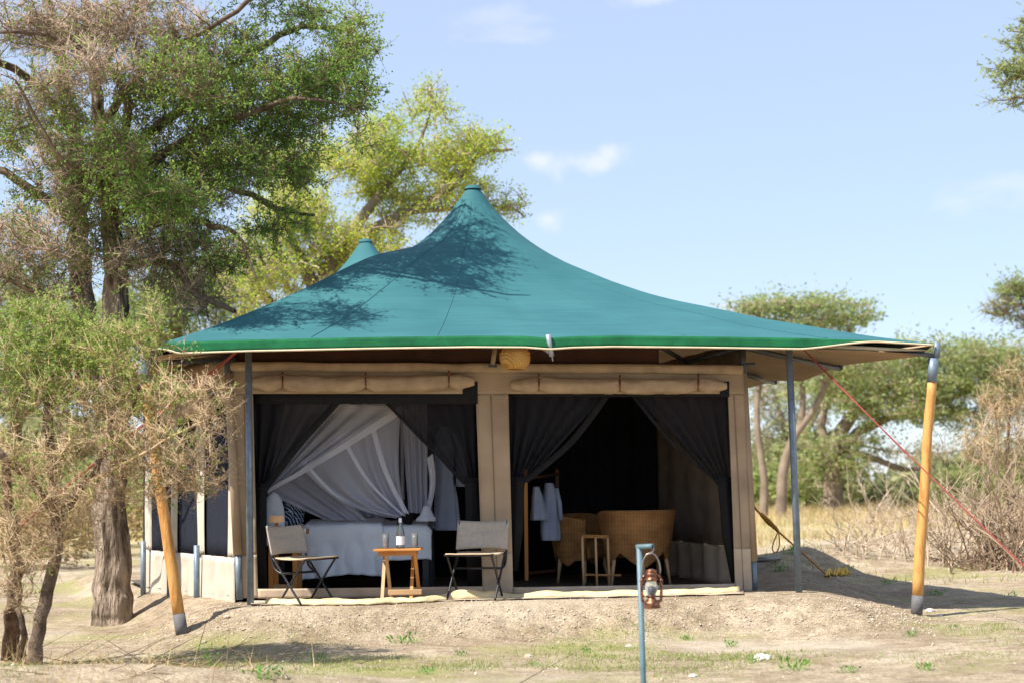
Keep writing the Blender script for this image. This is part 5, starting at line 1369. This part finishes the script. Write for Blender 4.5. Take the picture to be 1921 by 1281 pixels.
simple_tree('acacia_tree', 'sparse acacia crown at the right edge above the hedge line', 1930, 900, RD_,
    [CL(1905, 545, RD_, 35, 14, 1.2, .6, .95), CL(1950, 540, RD_, 50, 20, 1.6, .8, .9), CL(1890, 580, RD_, 40, 22, 1.2, .6, .15), CL(1930, 600, RD_, 50, 20, 1.4, .5, .2), CL(2010, 570, RD_, 60, 36, 2., 1.0, .8)],
    [[(base_at(1990, RD_), .26)] + LP((1985, 800, RD_, .2), (1975, 700, RD_, .15), (1950, 620, RD_, .09), (1915, 570, RD_, .04)), LP((1975, 700, RD_, .1), (2000, 620, RD_, .07), (2010, 560, RD_, .03))],
    43, 'leaf_umbrella', 300, .10, (.25, .7), seg=.5, twig_rate=7, leaf_per=7, tip_r=.012, thick=.014, twig_r=.009, leaf_cl=.12, flat=.2)
OD = 24.
simple_tree('acacia_tree', 'overhanging feathery acacia branch tips at the top right', 2100, 900, OD,
    [CL(1915, 135, OD, 55, 22, .9, 1.0, .95), CL(1925, 70, OD, 35, 25, .7, .6, .9), CL(1905, 185, OD, 40, 14, .6, .35, .35), CL(1990, 110, OD, 70, 50, 1.2, 1.2, .9), CL(2080, 100, OD, 80, 70, 1.4, 1.0, .9), CL(1930, 40, OD, 25, 12, .5, .25, .8)],
    [[(base_at(2180, OD), .22)] + LP((2170, 700, OD, .18), (2160, 400, OD, .14), (2120, 220, OD, .10), (2040, 150, OD, .06), (1960, 140, OD, .035), (1890, 150, OD, .015)), LP((2120, 220, OD, .06), (2030, 180, OD, .04), (1950, 180, OD, .025), (1880, 190, OD, .010)), LP((2120, 220, OD, .06), (2060, 100, OD, .04), (1960, 70, OD, .02), (1900, 60, OD, .01))],
    44, 'leaf_umbrella', 330, .055, (.14, .40), seg=.3, twig_rate=6, leaf_per=9, tip_r=.006, thick=.012, twig_r=.005, leaf_cl=.05, flat=.55, droop=.05)
WD = 68.
simple_tree('acacia_tree', 'thin grayish acacia filling the gap beside the tent corner in the background', 1440, 930, WD,
    [CL(1440, 730, WD, 60, 40, 3., .8, .35), CL(1500, 780, WD, 70, 50, 3., .9, .6), CL(1440, 830, WD, 50, 50, 3., .8, .6), CL(1560, 720, WD, 80, 30, 3., .8, .7), CL(1720, 845, WD, 70, 22, 3., .35, .6), CL(1850, 830, WD, 60, 40, 3., .6, .6)],
    [[(base_at(1480, WD), .2)] + LP((1478, 880, WD, .16), (1470, 800, WD, .11), (1450, 730, WD, .05)), LP((1478, 880, WD, .1), (1520, 800, WD, .08), (1560, 730, WD, .04)), LP((1520, 810, WD, .06), (1640, 840, WD, .05), (1760, 850, WD, .03), (1850, 830, WD, .02))],
    45, 'leaf_far_dark', 520, .15, (.35, .9), seg=.7, twig_rate=6, leaf_per=6, tip_r=.011, thick=.012, twig_r=.008, leaf_cl=.25, flat=.2, bark='bark_far', twig='twig_grey')
# hazy trees behind the left trees
for k, (lab, cr, tr, lf, D_, sd) in enumerate((
    ('pale green tree far behind the acacia trunks', [(330, 560, 120, 60), (420, 520, 80, 60), (260, 620, 110, 60), (450, 610, 60, 40), (150, 620, 90, 50)], (330, 640), 'leaf_far', 48., 51),
    ('olive tree far behind the left edge of the thorn bush', [(40, 560, 110, 60), (-40, 640, 100, 60), (110, 700, 90, 60), (20, 740, 110, 50)], (30, 800), 'leaf_far_dark', 55., 52))):
    c_ = [CL(x, y, D_, rx, ry, 2.5, rx * ry / 6000, .9) for x, y, rx, ry in cr]
    simple_tree('background_tree', lab, tr[0], tr[1], D_, c_, [[(base_at(tr[0], D_), .25)] + LP((tr[0], tr[1], D_, .2), (cr[0][0], cr[0][1], D_, .06)), LP((tr[0], tr[1], D_, .14), (cr[2][0], cr[2][1], D_, .05))], sd, lf, 420, .14, (.3, .9), seg=.6, twig_rate=7, leaf_per=8, tip_r=.014, thick=.016, twig_r=.010, leaf_cl=.22)

# ---- dry brush on the right
def dry_bush(px, py, h, spread, n, seed, m, label, r=.010, lean=0., group='dry leafless bushes beside the orange pole', fork=4, leafg=0.):
    rng = np.random.default_rng(seed)
    g = ground_at(px, py); polys = []
    for k in range(n):
        az = rng.uniform(0, 6.283); tilt = rng.uniform(.05, spread); L_ = h * rng.uniform(.45, 1.0)
        d = np.array([math.cos(az) * math.sin(tilt) + lean, math.sin(az) * math.sin(tilt) * .8, math.cos(tilt)]); d /= np.linalg.norm(d)
        b0_ = np.array(g) + np.array([rng.normal() * .18, rng.normal() * .18, -.03])
        m_ = 7; s = np.linspace(0, 1, m_)[:, None]
        bend = rng.normal(size=3) * .42 * L_; bend[2] -= abs(rng.normal()) * .35 * L_ * tilt
        pts = b0_ + d * L_ * s + bend * s ** 2 + rng.normal(size=(m_, 3)) * .03 * L_ * s
        polys.append((pts, np.linspace(r * rng.uniform(.6, 1.3), .003, m_)))
        for _ in range(rng.integers(2, fork + 2)):
            i = rng.integers(2, m_ - 1); q = pts[i]; dd = pts[i] - pts[i - 1]; dd /= np.linalg.norm(dd)
            dd = dd + rng.normal(size=3) * .55; dd /= np.linalg.norm(dd); l2 = L_ * rng.uniform(.15, .4)
            p2 = q + dd * l2 * np.linspace(0, 1, 4)[:, None] + rng.normal(size=(4, 3)) * .03 * l2
            p2[0] = q; polys.append((p2, np.linspace(r * .55, .0025, 4)))
            for _ in range(2):
                q3 = p2[rng.integers(1, 4)]; d3 = dd + rng.normal(size=3) * .6; d3 /= np.linalg.norm(d3)
                p3 = q3 + d3 * l2 * rng.uniform(.3, .6) * np.linspace(0, 1, 3)[:, None]; polys.append((p3, np.linspace(r * .35, .002, 3)))
    root = thing('dry_bush', g, label, 'bush', group)
    V, F = tubes_np(polys, lambda r_: 4); fast_mesh('stems', V, F, m, root, smooth=True, kind='stuff')
    return root
dry_bush(1640, 1020, 1.35, .9, 26, 61, 'twig_pale', 'pale leafless bush just left of the right orange pole', .011)
dry_bush(1690, 1045, .95, 1.1, 22, 62, 'twig_pale', 'low tangle of pale twigs at the foot of the right orange pole', .009)
dry_bush(1590, 1035, .75, 1.2, 22, 63, 'twig_pale', 'low dry bush between the gray pole and the orange pole', .008)
dry_bush(1790, 1060, 1.6, .9, 30, 64, 'twig_pale', 'tall dry bush where the red rope crosses right of the orange pole', .012)
dry_bush(1860, 1055, 2.1, .8, 40, 65, 'twig_dry', 'tallest brown dry bush near the right edge', .014)
dry_bush(1930, 1070, 1.9, .9, 40, 66, 'twig_dry', 'dark brown dry bush cut by the right edge', .013)
dry_bush(1820, 1010, 1.2, 1.2, 34, 67, 'twig_pale', 'pale brush heap behind the red rope', .010)
dry_bush(1900, 1000, 1.3, 1.2, 34, 68, 'twig_pale', 'pale brush heap under the brown bush at the right edge', .010)
dry_bush(1740, 1010, .8, 1.2, 24, 69, 'twig_pale', 'small dry bush behind the right orange pole', .008)
dry_bush(1850, 1068, .7, 1.3, 34, 70, 'twig_brown', 'low dark tangle of stems under the red rope', .012)
# the brown crown of a half dry shrub at the right edge
QD = 24.
plant('dry_shrub', 'half dry shrub with ochre leaves at the right edge above the brush', 'bush', [[(base_at(1900, QD), .05)] + LP((1895, 950, QD, .04), (1890, 850, QD, .03), (1895, 760, QD, .015)), LP((1895, 930, QD, .03), (1850, 860, QD, .02), (1840, 800, QD, .01))],
    [CL(1890, 760, QD, 60, 60, .8, 1.2, .35), CL(1850, 830, QD, 60, 50, .8, 1., .2), CL(1930, 830, QD, 60, 60, .8, .8, .3), CL(1910, 700, QD, 35, 30, .5, .4, .3)], 71, 'twig_brown', 'twig_tan', 'leaf_ochre' if 'leaf_ochre' in MATS else 'straw', 340, seg=.2, twig_rate=6, twig_len=(.1, .35), leaf_per=4, leaf_l=.035, leaf_w=.016, tip_r=.005, thick=.010, twig_r=.004)

# ---- scrub behind the left trees
def shrub(px, D_, seed, label, w=1.1, h=1.2, leaf='leaf_far', n=150, g=.9, twig='twig_tan', name='shrub', ll=.07):
    b_ = base_at(px, D_, -.05)
    c_ = [(b_ + Vector((rx, ry, rz)), (w * .5, w * .5, h * .32), 1., g) for rx, ry, rz in ((0, 0, h * .6), (-w * .4, .2, h * .45), (w * .4, -.2, h * .42))]
    return plant(name, label, 'bush', [[(b_, .03), (b_ + Vector((.1, 0, h * .5)), .02), (b_ + Vector((.15, 0, h * .8)), .01)], [(b_, .03), (b_ + Vector((-.25, 0, h * .4)), .018), (b_ + Vector((-.4, 0, h * .7)), .008)]], c_, seed, 'twig_brown', twig, leaf, n, seg=.2, twig_rate=5, twig_len=(.1, .35), leaf_per=7, leaf_l=ll, leaf_w=ll * .5, tip_r=.006, thick=.01, twig_r=.005, leaf_cl=.08, group='scrub bushes in the background')
for k, (px, D_, w, h, lf, g, lab) in enumerate((
    (30, 27, 2.0, 1.5, 'leaf_ochre', .4, 'brown scrub bush at the left edge behind the thorn bush stems'),
    (150, 31, 2.2, 1.6, 'leaf_ochre', .5, 'brown scrub bush between the thorn bush and the acacia trunk'),
    (275, 36, 2.4, 1.9, 'leaf_far', .8, 'green scrub bush behind the acacia trunk'),
    (80, 44, 3.6, 2.6, 'leaf_far', .9, 'wide green bush far behind the thorn bush'),
    (220, 52, 4.0, 3.0, 'leaf_far_dark', .9, 'wide olive bush far behind the acacia trunk'),
    (-60, 40, 3.4, 2.6, 'leaf_far', .8, 'green bush cut by the left edge'),
    (1440, 62, 2.6, 2.0, 'leaf_far', .9, 'round green bush beside the tent corner in the far meadow'),
    (1500, 66, 3.2, 2.6, 'leaf_far_dark', .9, 'dark green bush at the foot of the forked acacia'),
    (1840, 58, 3.0, 2.0, 'leaf_far', .8, 'low green bush far behind the brush heap'))):
    shrub(px, D_, 100 + k, lab, w, h, lf, 170, g, ll=.05 + D_ * .0016)
# wood on the near shore of the lake, seen as one mass
rng = np.random.default_rng(5)
def far_wood(x0, x1, D_, h, n):
    cx_ = rng.uniform(P(x0, 900, D_).x, P(x1, 900, D_).x, n); cy_ = D_ + rng.uniform(-6, 6, n)
    hh = h * (.55 + .45 * np.array([abs(nz3(x * .12, 2.)) * 2 for x in cx_])) * rng.random(n) ** .7
    p = np.stack([cx_, cy_, hh - .3], 1); d = unit(rng.normal(size=(n, 3)))
    return leaves(p, d, rng.uniform(.3, .7, n), rng.uniform(.2, .4, n), rng)
Vs, Fs, off = [], [], 0
for a in ((-500, 420, 74, 5.5, 26000), (1400, 1560, 72, 3.6, 5000), (1560, 1700, 74, 1.5, 1800), (1690, 1960, 73, 2.6, 5000), (1960, 2700, 72, 4.5, 16000)):
    V, F = far_wood(*a); Vs.append(V); Fs.append(F + off); off += len(V)
fast_mesh('far_woodland', np.concatenate(Vs), np.concatenate(Fs), 'leaf_wood', kind='stuff', label='hazy olive woodland along the lake shore', cat='woodland')

# ---- ground cover
def blades(p, h, w, rng, lean=.5):
    n = len(p); az = rng.uniform(0, 6.283, n); d = unit(np.stack([np.cos(az) * lean * rng.random(n), np.sin(az) * lean * rng.random(n), np.ones(n)], 1))
    s = unit(np.cross(d, rng.normal(size=(n, 3))))
    V = np.empty((n, 3, 3)); V[:, 0] = p - s * w[:, None] * .5; V[:, 1] = p + s * w[:, None] * .5; V[:, 2] = p + d * h[:, None]
    return V.reshape(-1, 3), np.arange(n * 3).reshape(-1, 3)
def snap(xy, dz=0.): return np.array([(x, y, ground_h(x, y) + dz) for x, y in xy])
# dry meadow grass beyond the tent on the right
n = 16000
yy = rng.uniform(24, 64, n); xx = rng.uniform(.12, .36, n) * yy
keep = np.array([nz3(x * .35, y * .25, 2.) for x, y in zip(xx, yy)]) + (yy - 30) / 40 + rng.random(n) * .6 > .45
pts = snap(np.stack([xx, yy], 1)[keep], -.01); k = len(pts)
V, F = blades(pts, rng.uniform(.12, .34, k) * (.6 + (pts[:, 1] - 24) / 45), np.full(k, .022), rng)
fast_mesh('dry_grass', V, F, 'straw', kind='stuff', label='dry straw coloured grass in the meadow behind the tent', cat='grass')
n = 9000
yy = rng.uniform(19, 46, n); xx = rng.uniform(.10, .42, n) * yy
keep = np.array([nz3(x * .5, y * .3, 8.) for x, y in zip(xx, yy)]) + rng.random(n) * .4 > .3
pts = snap(np.stack([xx, yy], 1)[keep], -.01); k = len(pts)
V, F = blades(pts, rng.uniform(.04, .12, k), np.full(k, .016), rng, .9)
fast_mesh('meadow_grass', V, F, 'grass_sparse', kind='stuff', label='short green grass in the meadow right of the tent', cat='grass')
# short sparse grass in front of the mound
cl_xy = []
tries = 0
while len(cl_xy) < 1000 and tries < 9000:
    tries += 1
    y = rng.uniform(9.7, 13.6); x = rng.uniform(-.36, .36) * y
    if nz3(x * .62, y * .9, 12.) + .35 * nz3(x * 2, y * 2.2, 4.) + (.12 if x < -1.2 else 0) > rng.uniform(-.05, .45): cl_xy.append((x, y))
Vs, Fs, off = [], [], 0
bp_ = []; bh = []
for x, y in cl_xy:
    k = rng.integers(10, 34); s_ = rng.uniform(.03, .11)
    q = np.stack([x + rng.normal(size=k) * s_ * 1.5, y + rng.normal(size=k) * s_], 1); bp_.append(q); bh.append(rng.uniform(.012, .04, k) * rng.uniform(.6, 1.3))
bp_ = np.concatenate(bp_); bh = np.concatenate(bh)
V, F = blades(snap(bp_, -.004), bh, np.full(len(bh), .006), rng, 1.3)
fast_mesh('short_grass', V, F, 'grass_sparse', kind='stuff', label='sparse short grass on the bare ground in front of the tent', cat='grass')
# straw litter and dead stems at the lower left
n = 520
xx = rng.normal(-3.1, .9, n); yy = rng.normal(10.9, .7, n)
V, F = blades(snap(np.stack([xx, yy], 1), -.005), rng.uniform(.08, .30, n), np.full(n, .0055), rng, 2.2)
fast_mesh('dead_stems', V, F, 'straw', kind='stuff', label='dry dead grass stems at the foot of the thorn bush', cat='grass')
n = 90
xx = rng.normal(-3.0, .8, n); yy = rng.normal(11.2, .6, n); pz = snap(np.stack([xx, yy], 1), .0)
az = rng.uniform(0, 6.283, n); dd = unit(np.stack([np.cos(az), np.sin(az) * .6, rng.uniform(.05, .5, n)], 1))
V, F = spikes(pz, dd, rng.uniform(.25, .8, n), np.full(n, .004), rng)
fast_mesh('fallen_twigs', V, F, 'twig_brown', kind='stuff', label='thin dark fallen twigs under the thorn bush', cat='twigs')
# gravel
def rocks(p, s, rng):
    n = len(p)
    base_ = np.array([(1, 0, 0), (-1, 0, 0), (0, 1, 0), (0, -1, 0), (0, 0, .8), (0, 0, -.6)], float)
    V = base_[None] * (1 + rng.normal(size=(n, 6, 1)) * .22) + rng.normal(size=(n, 6, 3)) * .14
    a = rng.uniform(0, 6.283, n); c, s_ = np.cos(a), np.sin(a)
    R = np.stack([V[..., 0] * c[:, None] - V[..., 1] * s_[:, None], V[..., 0] * s_[:, None] + V[..., 1] * c[:, None], V[..., 2]], -1)
    V = R * s[:, None, None] + p[:, None]
    T = np.array([[0, 2, 4], [2, 1, 4], [1, 3, 4], [3, 0, 4], [2, 0, 5], [1, 2, 5], [3, 1, 5], [0, 3, 5]])
    F = T[None] + (np.arange(n) * 6)[:, None, None]
    return V.reshape(-1, 3), F.reshape(-1, 3)
px_ = []
while len(px_) < 7500:
    x = rng.uniform(-3.6, 4.2); y = rng.uniform(12.9, 14.35); m = mound(x, y)
    if rng.random() < .10 + 3.2 * m * (1 - m): px_.append((x, y))
s_ = rng.lognormal(-5.25, .45, len(px_)).clip(.003, .018)
V, F = rocks(snap(px_, .001), s_, rng)
fast_mesh('gravel', V, F, 'pebble', kind='stuff', label='loose gravel on the mound below the tent', cat='gravel')
yy = rng.uniform(9.6, 20, 2600); xx = rng.uniform(-.37, .40, 2600) * yy
V, F = rocks(snap(np.stack([xx, yy], 1), .0), rng.lognormal(-5.1, .5, 2600).clip(.003, .022), rng)
fast_mesh('pebbles', V, F, 'pebble', kind='stuff', label='scattered pebbles on the dry ground', cat='pebbles')
# single stones
def stone(px, py, s, label, seed, m='stone'):
    g = ground_at(px, py); bm = bmesh.new(); bmesh.ops.create_icosphere(bm, subdivisions=3, radius=1)
    for v in bm.verts:
        k = 1 + .35 * nz3(v.co.x * 1.3 + seed, v.co.y * 1.3, v.co.z * 1.3) + .15 * nz3(v.co.x * 3.4, v.co.y * 3.4 + seed, v.co.z * 3.4)
        v.co = Vector((v.co.x * s * 1.25, v.co.y * s * .9, v.co.z * s * .62)) * k
    me = bpy.data.meshes.new('stone'); bm.to_mesh(me); bm.free(); me.materials.append(MATS[m])
    o = bpy.data.objects.new('stone', me); o.location = g + Vector((0, 0, s * .25)); link(o, None, label, 'stone', 'stones on the bare ground')
stone(1428, 1237, .050, 'white stone on the bare ground right of the lantern post', 1)
stone(1300, 1268, .022, 'small pale stone near the bottom edge right of the lantern post', 2)
stone(1523, 1193, .025, 'small gray stone below the right end of the mound', 3, 'pebble')
stone(1745, 1147, .035, 'pale stone beside the foot of the right orange pole', 4)
stone(1762, 1155, .022, 'small stone just right of the right orange pole shoe', 5)
stone(992, 1232, .024, 'small brown stone left of the lantern post', 6, 'pebble')
stone(1180, 1212, .020, 'tiny pale stone just left of the lantern post', 7)
stone(425, 1157, .022, 'small orange brown stone on the mound right of the left orange pole', 8, 'pebble')
# ---- weeds
def weed(px, py, s, label, seed, n=34, tall=.45):
    rng = np.random.default_rng(seed); g = ground_at(px, py); root = thing('weed', g, label, 'weed', 'small green weeds on the bare ground')
    az = rng.uniform(0, 6.283, n); el = rng.uniform(.2, 1.3, n)
    h = rng.random(n) * s * tall
    p = np.array(g)[None] + np.stack([rng.normal(size=n) * s * .45, rng.normal(size=n) * s * .35, h], 1)
    d = np.stack([np.cos(az) * np.cos(el), np.sin(az) * np.cos(el), np.sin(el)], 1)
    V, F = leaves(p, d, rng.uniform(.4, 1.0, n) * s * .55, rng.uniform(.25, .45, n) * s * .38, rng)
    fast_mesh('foliage', V, F, 'leaf_weed', root, kind='stuff')
    q = p.copy(); q[:, 2] = g.z - .01
    V, F = spikes(q, unit(p - q + 1e-4), np.maximum(h, .01) + .012, np.full(n, s * .02), rng); fast_mesh('stems', V, F, 'leaf_weed', root, kind='stuff')
weed(392, 1250, .10, 'upright dark green weed at the lower left in front of the mound', 201, 30, 1.6)
for k, (px, py, s, lab) in enumerate((
    (596, 1240, .075, 'bright green weed in front of the mound below the camp table'), (760, 1206, .12, 'dark green weed patch at the foot of the mound below the small table'),
    (865, 1228, .06, 'small weed at the foot of the mound below the right camp chair'), (803, 1263, .07, 'yellow green weed near the bottom edge left of centre'),
    (500, 1272, .12, 'grassy weed clump at the bottom edge in the tree shadow'), (1287, 1200, .06, 'green weed right of the lantern post below the mound'),
    (1710, 1193, .07, 'green weed in front of the right orange pole'), (1790, 1176, .05, 'tiny weed right of the right orange pole in the sun'),
    (1375, 1212, .08, 'low weed patch right of the white stone line'), (1412, 1242, .07, 'green weed beside the white stone'),
    (1490, 1256, .13, 'wide low weed patch near the bottom edge right of the white stone'), (1590, 1262, .08, 'weed near the bottom edge below the right gray pole'),
    (1735, 1256, .08, 'bright weed near the bottom edge at the right'), (1590, 1068, .10, 'green weed on the ground beyond the canopy shadow left of the orange pole'),
    (1757, 1117, .11, 'dark green weed in the canopy shadow right of the orange pole'), (1462, 1072, .11, 'green weed behind the right gray pole'),
    (1480, 1040, .16, 'bright green weed clump by the dark pipe behind the right gray pole'), (1545, 1030, .16, 'green weed clump in the meadow right of the right gray pole'),
    (1665, 1096, .08, 'small weed between the canopy shadow and the dry bush'), (1900, 1118, .09, 'green weed at the right edge beyond the shadow'),
    (1000, 1248, .05, 'tiny weed left of the lantern post'), (1100, 1224, .06, 'pale weed in the thin grass left of the lantern post'))):
    weed(px, py, s, lab, 210 + k)
